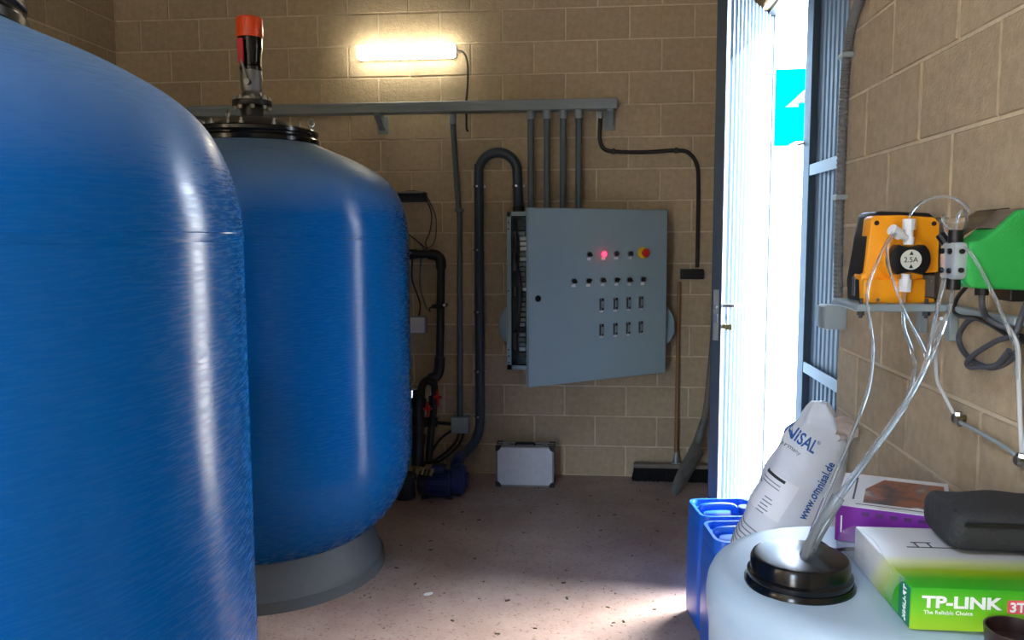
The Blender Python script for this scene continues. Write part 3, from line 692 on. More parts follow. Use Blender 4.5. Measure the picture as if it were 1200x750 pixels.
obj('outlet_flange', tube(B(), [(-.80, 4.82, .14), (-.805, 4.88, .18), (-.81, 4.98, .185), (-.812, 5.035, .182)], .04, n=18), 'motor_blue', pm)
for x in (-.98, -.83):
    obj('foot', box(B(), x-.02, x+.02, 4.74, 4.90, 0, .022, .004, 1), 'dark_iron', pm)
obj('strainer', lathe(B(), [(0, 0), (.062, 0), (.066, .01), (.062, .11), (.072, .115), (.072, .14), (.05, .155), (0, .16)], 28, Matrix.Translation((-1.105, 4.76, .0))), 'dark_iron', pm)
b = B()
for k_ in range(5):
    x = -1.05+k_*.028; cyl(b, (x, 4.75-.01*k_, .155), (x+.01, 4.74, .19), .010, n=8)
obj('brass_fitting', b, 'brass', pm)
pv = thing('pipework', 'black plastic pipework with red-handled valves behind the far tank', 'pipe', (-1.02, 5.1, .1))
obj('pipe', tube(B(), [(-1.5, 5.2, 1.464), (-1.2, 5.2, 1.464), (-1.02, 5.2, 1.464), (-.975, 5.2, 1.455), (-.95, 5.2, 1.43), (-.945, 5.2, 1.39), (-.955, 5.2, 1.0), (-.965, 5.2, .74), (-.975, 5.2, .69), (-1.01, 5.2, .66), (-1.05, 5.17, .645), (-1.07, 5.12, .60), (-1.07, 5.05, .5)], .026, n=16, k=6), 'dark_pipe', pv)
obj('elbow', tube(B(), [(-1.02, 5.2, 1.464), (-.975, 5.2, 1.455), (-.95, 5.2, 1.43), (-.945, 5.2, 1.37)], .034, n=16), 'dark_pipe', pv)
obj('elbow', tube(B(), [(-.961, 5.2, .80), (-.967, 5.2, .72), (-.985, 5.2, .675), (-1.03, 5.19, .655)], .034, n=16), 'dark_pipe', pv)
obj('pipe', tube(B(), [(-1.07, 5.05, .60), (-1.065, 5.0, .5), (-1.06, 4.95, .35), (-1.055, 4.9, .16)], .04, n=16), 'dark_pipe', pv)
obj('pipe', tube(B(), [(-1.02, 5.12, .655), (-.985, 5.12, .63), (-.985, 5.1, .5), (-.995, 5.05, .35), (-1.0, 4.98, .17)], .024, n=14), 'dark_pipe', pv)
for p, r in (((-1.07, 5.02, .53), .052), ((-1.062, 4.97, .42), .055), ((-1.06, 4.94, .32), .05), ((-.985, 5.1, .53), .035), ((-.992, 5.07, .40), .036)):
    obj('valve_union', cyl(B(), (p[0], p[1]+.008, p[2]+.03), (p[0], p[1]-.008, p[2]-.03), r, n=16), 'black', pv)
for (x, y, z) in ((-.955, 5.10, .56), (-1.0, 5.0, .505)):
    b = B(); cyl(b, (x-.02, y, z), (x, y-.02, z), .008, n=8); box(b, x-.008, x+.008, y-.034, y-.02, z-.055, z+.045, .005, 1); box(b, x-.028, x+.028, y-.034, y-.02, z-.008, z+.010, .004, 1); obj('valve_handle', b, 'red', pv)
for (x, z) in ((-1.135, 1.464), (-.955, 1.13)):
    b = B(); d_ = 1 if z > 1.4 else 0
    if d_: box(b, x-.012, x+.012, 5.168, 5.317, z-.032, z+.032, .004, 1)
    else: box(b, x-.05, x+.032, 5.168, 5.317, z-.012, z+.012, .004, 1); tube(b, [(x-.05, 5.19, z), (x-.07, 5.19, z-.02), (x-.06, 5.19, z-.035)], .005, n=6)
    cl = obj('pipe_clip', b, 'black', pv); obj('clip_screw', cyl(B(), (x+(0 if d_ else .032), 5.17, z+.01), (x+(0 if d_ else .034), 5.162, z+.01), .009, n=8), 'steel', cl)
obj('cable', tube(B(), [(-1.14, 5.24, 1.43), (-1.145, 5.25, 1.3), (-1.10, 5.26, 1.15), (-1.11, 5.28, 1.06)], .006, n=6), 'cable', pv)
sf = thing('wall_shelf', 'small grey shelf on the back wall partly hidden by the far tank', 'shelf', (-1.16, YB, 1.80))
obj('board', box(B(), -1.36, -1.052, 5.195, 5.317, 1.852, 1.864, .002, 1), 'dull_steel', sf)
obj('lip', box(B(), -1.36, -1.054, 5.29, 5.317, 1.80, 1.852, .002, 1), 'dark_iron', sf)
single('wire', tube(B(), [(-1.18, 5.25, 1.868), (-1.11, 5.25, 1.868), (-1.05, 5.26, 1.84), (-.995, 5.28, 1.72), (-.99, 5.29, 1.62), (-1.01, 5.29, 1.53), (-1.05, 5.28, 1.5), (-1.08, 5.24, 1.48)], .004, n=6), 'grey_cable', 'thin grey wire curving down from the small wall shelf', 'wire')
single('wire', tube(B(), [(-1.06, 5.25, 1.85), (-1.02, 5.28, 1.73), (-1.03, 5.29, 1.62), (-1.06, 5.28, 1.54), (-1.05, 5.27, 1.5), (-1.15, 5.26, 1.58), (-1.25, 5.26, 1.65)], .004, n=6), 'cable', 'dark thin wire looping below the shelf towards the far tank', 'wire')
single('wire', tube(B(), [(-1.22, 5.27, 1.62), (-1.14, 5.28, 1.57), (-1.075, 5.28, 1.5), (-1.09, 5.27, 1.42), (-1.10, 5.28, 1.25), (-1.06, 5.29, 1.1)], .005, n=6), 'grey_conduit', 'grey wire hanging past the black pipe towards the pale box', 'wire')
wbx = thing('switch_box', 'pale grey box on the wall beside the black pipe', 'switch box', (-1.12, YB, .94))
obj('body', box(B(), -1.19, -1.062, 5.25, 5.317, .945, 1.058, .006, 2), 'pale_coupling', wbx)
obj('cover', box(B(), -1.184, -1.068, 5.243, 5.252, .951, 1.052, .004, 2), 'white_plastic', wbx)
vg = thing('vent_grille', 'white louvred vent at the back wall glowing with daylight beside the pipework', 'vent', (-1.3, YB, VZ0))
b = B()
for x0, x1, z0, z1 in ((VX0, VX1, VZ0, VZ0+.006), (VX0, VX1, VZ1-.006, VZ1), (VX0, VX0+.006, VZ0, VZ1), (VX1-.003, VX1, VZ0, VZ1)): box(b, x0, x1, 5.31, 5.34, z0, z1)
obj('frame', b, 'white_plastic', vg)
for i in range(4):
    z = VZ0+.014+i*.019; obj('slat', prism(B(), [(5.318, z), (5.336, z+.012), (5.338, z+.010), (5.32, z-.002)], VX0+.005, VX1-.003, 'x'), 'white_plastic', vg)

# ------------------------------------------------------------------ jerrycans
def make_jerry(label, loc, rotz):
    t = thing('jerrycan', label, 'jerrycan', loc, rotz, 'blue plastic jerrycans')
    W_, D_, H_ = .27, .24, .475  # local: x is the long side, handle runs along x on top
    b = B(); out = rounded(-W_/2, W_/2, -D_/2, D_/2, .045, 6); prev = None
    rows = [(0, .93), (.012, .985), (.035, 1), (.37, 1), (.41, .985), (.435, .95), (.45, .87), (.453, .80)]
    for z, s in rows:
        ring = [b.verts.new((x*s, y*s, z)) for x, y in out]
        if prev:
            for i in range(len(ring)): b.faces.new((prev[i], prev[(i+1) % len(ring)], ring[(i+1) % len(ring)], ring[i]))
        else: b.faces.new(ring[::-1])
        prev = ring
    b.faces.new(prev); obj('body', b, 'jerry', t, local=True, angle=50)
    b = B(); rim = [(x*.93, y*.93) for x, y in out]
    for s0, s1, z0, z1 in ((.97, .84, .435, .478),):
        R = []
        for s, z in ((.985, .43), (.975, .468), (.95, .478), (.86, .478), (.83, .468), (.82, .445)): R.append([b.verts.new((x*s, y*s, z)) for x, y in out])
        for a_, c_ in zip(R, R[1:]):
            for i in range(len(out)): b.faces.new((a_[i], a_[(i+1) % len(out)], c_[(i+1) % len(out)], c_[i]))
    obj('rim', b, 'jerry', t, local=True, angle=50)
    b = B(); tube(b, [(-.105, .0, .452), (-.095, 0, .475), (-.06, 0, .482), (.0, 0, .482), (.03, 0, .475), (.04, 0, .452)], .016, n=12); obj('handle', b, 'jerry', t, local=True)
    b = B(); lathe(b, [(.0, .45), (.032, .45), (.032, .475), (.028, .48), (0, .48)], 24, Matrix.Translation((.08, 0, 0))); cpo = obj('cap', b, 'jerry_cap', t, local=True)
    for sy_ in (-1, 1):
        b = B(); box(b, -.09, .09, sy_*D_/2-.002, sy_*D_/2+.003, .1, .33, .002, 1); obj('side_panel', b, 'jerry', t, local=True)
    return t
j0 = make_jerry('blue plastic jerrycan nearest the open door leaf, behind the other', (.555, 3.29, 0), .12)
copy_tree(j0, None, (.575, 3.02, 0), .10, 'second blue plastic jerrycan, in front of the one by the door leaf')
copy_tree(j0, None, (.585, 2.60, 0), .03, 'blue plastic jerrycan carrying the leaning white sack, hidden behind the drum')

# ------------------------------------------------------------------ white sack leaning on the wall end
SZ = [.487, .53, .589, .70, .805, .90, .957, 1.0, 1.03, 1.05]
SL = [.432, .438, .456, .497, .546, .594, .624, .658, .682, .70]
SR = [.745, .772, .788, .797, .800, .800, .793, .775, .758, .745]
ST = [.075, .085, .09, .092, .09, .078, .06, .045, .034, .026]
def interp(A, z):
    if z <= SZ[0]: return A[0]
    for i in range(len(SZ)-1):
        if z <= SZ[i+1]:
            t = (z-SZ[i])/(SZ[i+1]-SZ[i]); t = t*t*(3-2*t)*.3+t*.7; return A[i]+(A[i+1]-A[i])*t
    return A[-1]
SY = 2.58
def sack_pt(z, th, extra=0):
    l, r, t = interp(SL, z), interp(SR, z), interp(ST, z); c = (l+r)/2; h = (r-l)/2
    ca, sa = math.cos(th), math.sin(th)
    x = c + h*math.copysign(abs(ca)**.75, ca); y = SY + .04*(z-.49) + t*math.copysign(abs(sa)**.85, sa)
    wr = .005*math.sin(38*z+5*th)*max(0, min(1, (z-.80)/.12)) + .0022*math.sin(23*z-11*x) + .0025*math.sin(55*x+31*z)
    wr += -.009*math.exp(-((z-.985+.10*(x-.7))/.016)**2) - .006*math.exp(-((z-.80+.45*(x-.66))/.010)**2)*(1 if sa < 0 else 0)
    nx, ny = ca/max(h, .03), sa/max(t, .02); n = math.hypot(nx, ny)
    return Vector((x+nx/n*(wr+extra), y+ny/n*(wr+extra), z))
sk = thing('sack', 'white printed plastic sack leaning at the wall end beside the door', 'sack', (.585, SY, .487))
b = B(); NZ, NT = 90, 96; prev = None
for i in range(NZ+1):
    z = .487+(1.05-.487)*i/NZ
    ring = [b.verts.new(sack_pt(z, 2*PI*j/NT)) for j in range(NT)]
    if prev:
        for j in range(NT): b.faces.new((prev[j], prev[(j+1) % NT], ring[(j+1) % NT], ring[j]))
    else: b.faces.new(ring[::-1])
    prev = ring
b.faces.new(prev)
obj('bag', b, 'sack', sk, angle=70)
# gathered, untied mouth folded over to the right
b = B(); prev = None
for i in range(15):
    t = i/14; ring = []
    for j in range(40):
        a = 2*PI*j/40; rr = .034*(1+.55*t) * (1+.24*math.sin(7*a+2*t)*t+.12*math.sin(13*a)*t)
        cx_, cz_ = .752+.052*math.sin(t*1.5), .985+.018*t-.045*t*t
        d_ = Vector((math.cos(t*1.2), 0, -math.sin(t*1.2)))
        ring.append(b.verts.new(Vector((cx_, SY-.025+rr*.8*math.cos(a), cz_)) + Vector((math.sin(t*1.2), 0, math.cos(t*1.2)))*rr*math.sin(a)*.75))
    if prev:
        for j in range(40): b.faces.new((prev[j], prev[(j+1) % 40], ring[(j+1) % 40], ring[j]))
    prev = ring
for v in b.verts: v.co.x = min(v.co.x, .812)
obj('mouth', b, 'sack_inner', sk, angle=70)
# print on the sack: (along the baseline, up) in a tilted frame, wrapped round the bag
def on_sack(x, z, extra):
    l, r = interp(SL, z), interp(SR, z); c = (l+r)/2; h = (r-l)/2; s = (x-c)/h
    if s < -.985: th = PI + math.acos(.985**(1/.75)) - min(.9, (-.985-s)*1.6)
    else: th = -math.acos(max(-1, min(1, math.copysign(abs(min(s, .985))**(1/.75), s))))
    return sack_pt(z, th, extra)
def sack_print(x0, z0, angle, slant=0):
    ca, sa = math.cos(angle), math.sin(angle)
    return lambda u, v, w_: on_sack(x0+u*ca-v*sa+slant*v, z0+u*sa+v*ca, .0012+w_)
text('OMNISAL', .054, 'ink_blue', sk, sack_print(.566, .983, -.58, 0), sx=.60, off=.0010, sub=True)
text('\u00ae', .014, 'ink_blue', sk, sack_print(.694, .936, -.5), sub=True)
text('Made in Germany', .019, 'ink_grey', sk, sack_print(.545, .962, -.58), sx=.85, sub=True)
text('www.omnisal.de', .037, 'ink_blue', sk, sack_print(.658, .705, 1.08), sx=.78, off=.0006, sub=True)
def sack_patch(x0, z0, a, w_, h_, m_, ex, name, n=10):
    b = B(); f = sack_print(x0, z0, a)
    g = [[b.verts.new(f(w_*i/n, h_*j/n, ex)) for i in range(n+1)] for j in range(n+1)]
    g2 = [[b.verts.new(f(w_*i/n, h_*j/n, ex-.0012)) for i in range(n+1)] for j in range(n+1)]
    for j in range(n):
        for i in range(n): b.faces.new((g[j][i], g[j][i+1], g[j+1][i+1], g[j+1][i])); b.faces.new((g2[j][i], g2[j+1][i], g2[j+1][i+1], g2[j][i+1]))
    return obj(name, b, m_, sk, angle=70)
sack_patch(.505, .735, -.52, .085, .125, 'sack_label', .0006, 'paper_label', 12)
sack_patch(.556, .836, -.52, .05, .008, 'ink_black', .0016, 'printed_line', 8)
for i in range(2): sack_patch(.548-.004*i, .822-.012*i, -.52, .045, .003, 'ink_grey', .0016, 'printed_line', 6)
for i in range(5): sack_patch(.545-.006*i, .765-.010*i, -.52, .02+.006*(i % 2), .003, 'ink_grey', .0016, 'printed_line', 4)
for i in range(5): sack_patch(.487-.0045*i, .865-.017*i, -.52, (.055 if i != 2 else .075)-.004*i, .0035, 'ink_grey', .0012, 'printed_line', 8)
for i in range(8): sack_patch(.425-.0045*i+.028, .69-.0135*i, -.5, .10, .0028, 'ink_grey', .0012, 'printed_line', 10)

# ------------------------------------------------------------------ white dosing drum
DCX, DCY, DR, DT = .52, 1.56, .288, .93
dr = thing('dosing_drum', 'white plastic dosing drum with a black screw lid by the right wall', 'drum', (DCX, DCY, 0))
MDm = Matrix.Translation((DCX, DCY, 0))
obj('body', lathe(B(), [(0, 0), (.25, 0), (.272, .012), (.28, .04), (.28, .25), (.286, .27), (.286, .30), (.28, .32), (.28, .58), (.287, .60), (.287, .63), (.28, .65), (.281, .80), (.286, .84), (DR, .87), (.285, .895), (.277, .912), (.262, .924), (.24, .93), (.1, .932), (0, .932)], 96, MDm), 'drum', dr, angle=50)
LX, LY = .388, 1.497
ML = Matrix.Translation((LX, LY, .931))
obj('collar', lathe(B(), [(.07, -.002), (.098, -.002), (.098, .004), (.094, .010), (.07, .010)], 48, ML), 'black_gloss', dr)
lid = obj('screw_lid', lathe(B(), [(.06, .008), (.091, .008), (.093, .012), (.093, .020), (.088, .024), (.0875, .044), (.084, .050), (.078, .0515), (0, .0525)], 64, ML), 'black_gloss', dr)
single('sensor_cable', tube(B(), [(.413, 1.525, .984), (.43, 1.555, .99), (.455, 1.60, .968), (.49, 1.64, .94), (.53, 1.655, .937), (.60, 1.64, .937)], .0035, n=8), 'cable', 'thin black cable from the drum lid running under the purple box', 'cable')

# ------------------------------------------------------------------ boxes, pouch and cup on the drum
gx0, gx1, gy0, gy1, gz0, gz1 = .517, .80, 1.318, 1.60, .933, 1.004
gb = thing('router_box', 'green and white printed cardboard box with TP-LINK lettering on the drum', 'box', (gx0, gy0, gz0))
out = [(gx0, gz0), (gx1, gz0), (gx1, gz1), (gx0, gz1)]
obj('carton', box(B(), gx0, gx1, gy0, gy1, gz0, gz1, .0025, 2), 'green_print', gb)
front = lambda x0, z0: (lambda u, v, w_: (x0+u, gy0-.0003-w_, z0+v))
text('TP-LINK', .0265, 'ink_white', gb, front(.534, .972), off=.0009, sx=1.25)
text('The Reliable Choice', .0092, 'ink_white', gb, front(.537, .9605), sx=1.0)
obj('year_label', prism(B(), rounded(.664, .712, .966, .988, .004, 3), gy0-.0012, gy0+.001, 'y'), 'pink_label', gb)
text('3TB', .0215, 'ink_white', gb, lambda u, v, w_: (.667+u, gy0-.0016-w_, .9695+v), off=.0006)
b = B(); box(b, gx0-.0008, gx0+.001, gy0+.004, gy0+.05, gz0+.002, gz1-.003); obj('side_panel', b, 'teal', gb)
text('TP-LINK', .017, 'ink_white', gb, lambda u, v, w_: (gx0-.0014-w_, gy0+.018+v, gz1-.006-u), sx=.95)
# drawing printed on the lid and the loose clear wrapping that hangs off the left end
obj('printed_line', box(B(), .575, .72, gy0+.176, gy0+.179, gz1-.0002, gz1+.0005), 'ink_black', gb)
for x0, x1, y0, y1 in ((.59, .625, gy0+.20, gy0+.203), (.594, .597, gy0+.18, gy0+.203), (.617, .620, gy0+.18, gy0+.203)):
    obj('printed_line', box(B(), x0, x1, y0, y1, gz1-.0002, gz1+.0005), 'ink_black', gb)
b = B(); g = []
for i in range(13):
    t = i/12; row = []
    for j in range(9):
        s = j/8; x = gx0 - .004 - .022*math.sin(PI*s)*(.4+.6*t) - .006*math.sin(7*t+3*s); z = gz1+.001 - s*(.066) ; y = gy0+.03+t*.255
        row.append(b.verts.new((x + .008*(s < .05), y, z)))
    g.append(row)
for i in range(12):
    for j in range(8): b.faces.new((g[i][j], g[i][j+1], g[i+1][j+1], g[i+1][j]))
obj('clear_wrap', b, 'film', gb, angle=70)
pr = thing('purple_box', 'purple-sided cardboard box with a photo on top, behind the green box', 'box', (.513, 1.712, .933), -.36)
PL, PD, PH = .215, .255, .078
obj('carton', box(B(), 0, PL, 0, PD, 0, PH-.001, .002, 1), 'purple', pr, local=True)
obj('top_print', box(B(), .001, PL-.001, .001, PD-.001, PH-.002, PH), 'box_white', pr, local=True)
obj('photo_print', prism(B(), [(.05, .035), (PL-.01, .035), (PL-.01, PD-.03), (.085, PD-.03), (.05, PD-.12)], PH-.0005, PH+.0006, 'z'), 'photo_print', pr, local=True)
for (x0, x1, y0, y1) in ((.028, .032, .05, .22), (.036, PL-.01, .018, .0205)):
    obj('printed_line', box(B(), x0, x1, y0, y1, PH-.0005, PH+.0006), 'ink_black', pr, local=True)
for i in range(6): obj('printed_icon', box(B(), .05+i*.026, .064+i*.026, -.0008, .001, PH-.018, PH-.010), 'ink_grey_purple', pr, local=True)
obj('printed_line', box(B(), .01, .013, -.0008, .001, .02, .055), 'ink_white', pr, local=True)
# black pouch lying across both boxes
po = thing('pouch', 'black zipped fabric pouch lying on the green box', 'pouch', (.72, 1.50, 1.006))
b = B(); prev = None; NP = 40
px0, px1 = .632, .812
for i in range(25):
    t = i/24; x = px0+(px1-px0)*t
    e = min(1, (1-(1-min(1, t/.16))**2.4)**.5 if t < .16 else 1); e = max(e, .02); e2 = .55+.45*e
    ring = []
    for j in range(NP):
        a = 2*PI*j/NP; ca, sa = math.cos(a), math.sin(a)
        y = 1.525 + .075*e2*math.copysign(abs(ca)**.55, ca); z = 1.0485 + .0415*e*math.copysign(abs(sa)**.6, sa) + .0025*math.sin(9*t+2*a)*e*(sa > 0)
        ring.append(b.verts.new((x, y, max(z, 1.0065))))
    if prev:
        for j in range(NP): b.faces.new((prev[j], prev[(j+1) % NP], ring[(j+1) % NP], ring[j]))
    else: b.faces.new(ring[::-1])
    prev = ring
b.faces.new(prev); obj('bag', b, 'pouch', po, angle=70)
b = B(); box(b, px0+.02, px1, 1.4465, 1.4505, 1.060, 1.068, .001, 1); zp = obj('zip', b, 'black', po)
obj('flap_seam', tube(B(), [(px0+.012, 1.475, 1.082), (px0+.03, 1.458, 1.07), (px0+.06, 1.452, 1.064), (px1, 1.45, 1.062)], .0025, n=6), 'rubber', po)
cu = thing('cup', 'small dark brown cup at the bottom right corner, before the green box', 'cup', (.652, 1.268, .9325))
obj('body', lathe(B(), [(0, .0), (.036, .0), (.040, .006), (.043, .030), (.043, .033), (.040, .033), (.037, .010), (0, .007)], 40, Matrix.Translation((.652, 1.268, .9325))), 'cup_brown', cu)

# ------------------------------------------------------------------ dosing pumps and their bracket on the right wall
bk = thing('pump_bracket', 'grey metal bracket holding the dosing pumps on the right wall', 'bracket', (.72, 1.95, 1.33))
obj('shelf_bar', box(B(), .598, .815, 1.895, 1.925, 1.396, 1.412, .002, 1), 'galv_paint', bk)
obj('shelf_bar', box(B(), .600, .815, 2.06, 2.09, 1.396, 1.412, .002, 1), 'galv_paint', bk)
obj('side_bar', box(B(), .598, .625, 1.925, 2.06, 1.398, 1.410, .002, 1), 'galv_paint', bk)
obj('side_bar', box(B(), .79, .815, 1.60, 2.10, 1.395, 1.412, .002, 1), 'galv_paint', bk)
for y in (1.91, 2.075):
    obj('strut', box(B(), .80, .819, y-.012, y+.012, 1.33, 1.412, .002, 1), 'galv_paint', bk)
for x in (.613, .755):
    b = B(); cyl(b, (x, 1.915, 1.380), (x, 1.915, 1.424), .004, n=8); cyl(b, (x, 1.915, 1.386), (x, 1.915, 1.396), .008, n=6); obj('bolt', b, 'dark_iron', bk)
jr = thing('junction_box', 'grey junction box under the corrugated conduit at the door side', 'junction box', (.785, 2.72, 1.268))
obj('body', box(B(), .75, .819, 2.685, 2.765, 1.268, 1.346, .005, 2), 'pale_coupling', jr)
obj('cover', box(B(), .744, .752, 2.689, 2.761, 1.272, 1.342, .003, 2), 'grey_plastic', jr)
cc = thing('corrugated_conduit', 'grey corrugated conduit climbing the wall edge beside the door', 'conduit', (.80, 2.75, 1.34))
path = smooth_path([(.803, 2.735, 1.34), (.803, 2.752, 1.55), (.803, 2.752, 1.8), (.803, 2.75, 2.0), (.803, 2.735, 2.12), (.803, 2.69, 2.22), (.803, 2.61, 2.275), (.803, 2.52, 2.295)], 30)
b = B(); tube(b, path, .013, n=14, smooth=False, radii=lambda t: .0155 if int(round(t*(len(path)-1))) % 2 else .0125)
obj('hose', b, 'grey_corrugated', cc, angle=20)
for y, z in ((2.75, 1.69), (2.735, 2.13)):
    obj('clip', box(B(), .783, .82, y-.025, y+.025, z-.008, z+.008, .002, 1), 'pale_coupling', cc)
obj('connector', cyl(B(), (.803, 2.60, 2.28), (.803, 2.50, 2.298), .021, n=18), 'black', cc)

op = thing('dosing_pump', 'orange dosing pump with black shell and round dial on the wall bracket', 'pump', (.70, 2.0, 1.412))
# front casing outline in x,z
fo = [(.624, 1.412), (.785, 1.412), (.785, 1.422), (.760, 1.424), (.757, 1.48), (.790, 1.482), (.788, 1.592), (.776, 1.606), (.70, 1.612), (.648, 1.611), (.638, 1.604), (.634, 1.55), (.628, 1.48), (.620, 1.476)]
obj('casing', prism(B(), fo, 1.945, 2.0, 'y', .004, 2), 'pump_orange', op)
obj('back_shell', prism(B(), [(.632, 1.412), (.76, 1.413), (.796, 1.48), (.795, 1.60), (.775, 1.617), (.66, 1.622), (.652, 1.615), (.642, 1.56)], 1.97, 2.085, 'y', .006, 2), 'black', op)
b = B(); prism(b, [(.624, 1.412), (.640, 1.412), (.640, 1.48), (.652, 1.60), (.646, 1.612), (.634, 1.56), (.620, 1.46)], 1.957, 2.05, 'y', .003, 1); obj('side_cover', b, 'black', op)
obj('name_strip', box(B(), .6185, .6215, 1.985, 2.005, 1.425, 1.47, .001, 1, M=Matrix.Identity(4)), 'steel', op)
obj('foot_step', box(B(), .622, .76, 1.932, 1.95, 1.412, 1.468, .006, 2), 'pump_orange', op)
for x, z in ((.650, 1.594), (.775, 1.592)):
    b = B(); cyl(b, (x, 1.947, z), (x, 1.9435, z), .0055, n=12); obj('screw_recess', b, 'cup_brown', op)
for x, z in ((.631, 1.455), (.629, 1.43), (.655, 1.42)):
    b = B(); cyl(b, (x, 1.934, z), (x, 1.930, z), .004, n=8); obj('screw', b, 'steel', op)
obj('head_boss', lathe(B(), [(.03, 0), (.054, 0), (.05, .02), (.03, .022)], 40, Matrix.Translation((.709, 1.945, 1.512)) @ Matrix.Rotation(PI/2, 4, 'X')), 'pump_orange', op)
hd_o = []
for i in range(48):
    a = 2*PI*i/48; x, z = .0435*math.cos(a), .0435*math.sin(a); z = max(-.034, min(.034, z))
    if abs(z) > .0335: z = math.copysign(.034 - .007*max(0, 1-abs(x)/.026)**.6, z)
    hd_o.append((.709+x, 1.512+z))
hdx = obj('pump_head', prism(B(), hd_o, 1.893, 1.93, 'y', .003, 2), 'black', op)
obj('dial_label', cyl(B(), (.709, 1.894, 1.512), (.709, 1.891, 1.512), .0222, n=40), 'dial_cream', hdx)
text('2.5A', .0165, 'ink_black', hdx, lambda u, v, w_: (.693+u, 1.8905-w_, 1.5065+v), ext=.0003, sx=.98)
for s in (1, -1):
    z = 1.512+s*.0145; obj('arrow_mark', prism(B(), [(.7045, z-.004), (.7135, z-.004), (.709, z+.0045)], 1.8902, 1.8912, 'y'), 'ink_black', hdx)
b = B(); cyl(b, (.709, 1.91, 1.545), (.709, 1.91, 1.562), .0115); cyl(b, (.709, 1.91, 1.560), (.7085, 1.91, 1.583), .009); cyl(b, (.7085, 1.91, 1.578), (.708, 1.91, 1.602), .0135, n=10); obj('outlet_fitting', b, 'white_plastic', op)
b = B(); cyl(b, (.707, 1.908, 1.556), (.682, 1.898, 1.570), .0075, n=12); cyl(b, (.686, 1.90, 1.567), (.664, 1.89, 1.579), .0125, n=12); obj('bleed_valve', b, 'white_plastic', op)
b = B(); cyl(b, (.706, 1.91, 1.48), (.705, 1.91, 1.46), .010); cyl(b, (.705, 1.91, 1.468), (.7045, 1.91, 1.440), .0135, n=10); obj('inlet_fitting', b, 'white_plastic', op)
b = B(); box(b, .757, .785, 1.95, 1.98, 1.424, 1.476, .002, 1); obj('connector_socket', b, 'dull_steel', op)
for x in (.766, .775):
    obj('screw', cyl(B(), (x, 1.951, 1.462), (x, 1.946, 1.462), .004, n=8), 'steel', op)

gp = thing('dosing_pump', 'green dosing pump with clear head on the right wall, cut by the picture edge', 'pump', (.75, 1.66, 1.46))
go = [(.700, 1.478), (.712, 1.466), (.816, 1.462), (.816, 1.612), (.785, 1.611), (.748, 1.575), (.727, 1.557), (.702, 1.553)]
obj('casing', prism(B(), go, 1.60, 1.69, 'y', .006, 3), 'pump_green', gp)
b = B(); prism(b, [(.745, 1.578), (.757, 1.59), (.786, 1.614), (.815, 1.6145), (.815, 1.607), (.788, 1.607), (.752, 1.574)], 1.61, 1.68, 'y', .001, 1); obj('control_panel', b, 'panel_brown', gp)
b = B(); prism(b, [(.728, 1.560), (.738, 1.60), (.756, 1.613), (.815, 1.618), (.815, 1.615), (.757, 1.610), (.741, 1.598), (.732, 1.560)], 1.692, 1.698, 'y', .001, 1); prism(b, [(.728, 1.560), (.738, 1.60), (.756, 1.613), (.815, 1.618), (.815, 1.60), (.79, 1.60)], 1.698, 1.701, 'y'); obj('smoked_cover', b, 'smoked', gp)
obj('head_flange', prism(B(), rounded(1.608, 1.68, 1.472, 1.552, .02), .700, .712, 'x', .002, 1), 'green_clear', gp)
hh = obj('pump_head', prism(B(), rounded(1.602, 1.668, 1.482, 1.552, .012), .678, .702, 'x', .004, 2), 'clear_head', gp)
for y in (1.618, 1.652):
    for z in (1.498, 1.535):
        obj('head_bolt', cyl(B(), (.678, y, z), (.673, y, z), .0055, n=8), 'black', hh)
for z in (1.50, 1.535):
    obj('head_bolt', cyl(B(), (.690, 1.603, z), (.690, 1.598, z), .005, n=10), 'black', hh)
b = B(); cyl(b, (.690, 1.63, 1.55), (.690, 1.63, 1.575), .0135, n=12); cyl(b, (.684, 1.655, 1.55), (.676, 1.665, 1.566), .009, n=10); obj('outlet_nut', b, 'black', gp)
b = B(); cyl(b, (.690, 1.63, 1.484), (.690, 1.63, 1.462), .0125, n=12); obj('inlet_nut', b, 'black', gp)
b = B(); cyl(b, (.74, 1.625, 1.466), (.74, 1.625, 1.452), .012, n=10); obj('cable_gland', b, 'black', gp)
obj('wall_foot', box(B(), .79, .819, 1.62, 1.69, 1.44, 1.466, .002, 1), 'black', gp)

def hose(name, pts, r, m_, label, cat='tube', n=9, group='clear dosing tubes'):
    return single(name, tube(B(), pts, r, n=n), m_, label, cat, group)
hose('dosing_tube', [(.708, 1.91, 1.595), (.710, 1.905, 1.615), (.722, 1.885, 1.636), (.748, 1.862, 1.648), (.778, 1.84, 1.641), (.797, 1.82, 1.613), (.787, 1.80, 1.583), (.755, 1.77, 1.562), (.735, 1.755, 1.545), (.74, 1.755, 1.50)], .0032, 'tube_clear', 'clear tube arching up from the top of the orange pump')
hose('dosing_tube', [(.735, 1.80, 1.60), (.722, 1.76, 1.585), (.705, 1.70, 1.565), (.688, 1.645, 1.552), (.700, 1.595, 1.535), (.73, 1.585, 1.48), (.76, 1.585, 1.42), (.775, 1.582, 1.38), (.785, 1.578, 1.35), (.788, 1.576, 1.30)], .0034, 'tube_clear', 'clear tube crossing the front of the green pump head')
hose('dosing_tube', [(.69, 1.63, 1.570), (.70, 1.65, 1.60), (.72, 1.67, 1.612), (.735, 1.69, 1.59), (.727, 1.70, 1.57), (.70, 1.70, 1.585), (.715, 1.75, 1.605), (.735, 1.80, 1.60)], .003, 'tube_clear', 'short clear tube coiled above the green pump head')
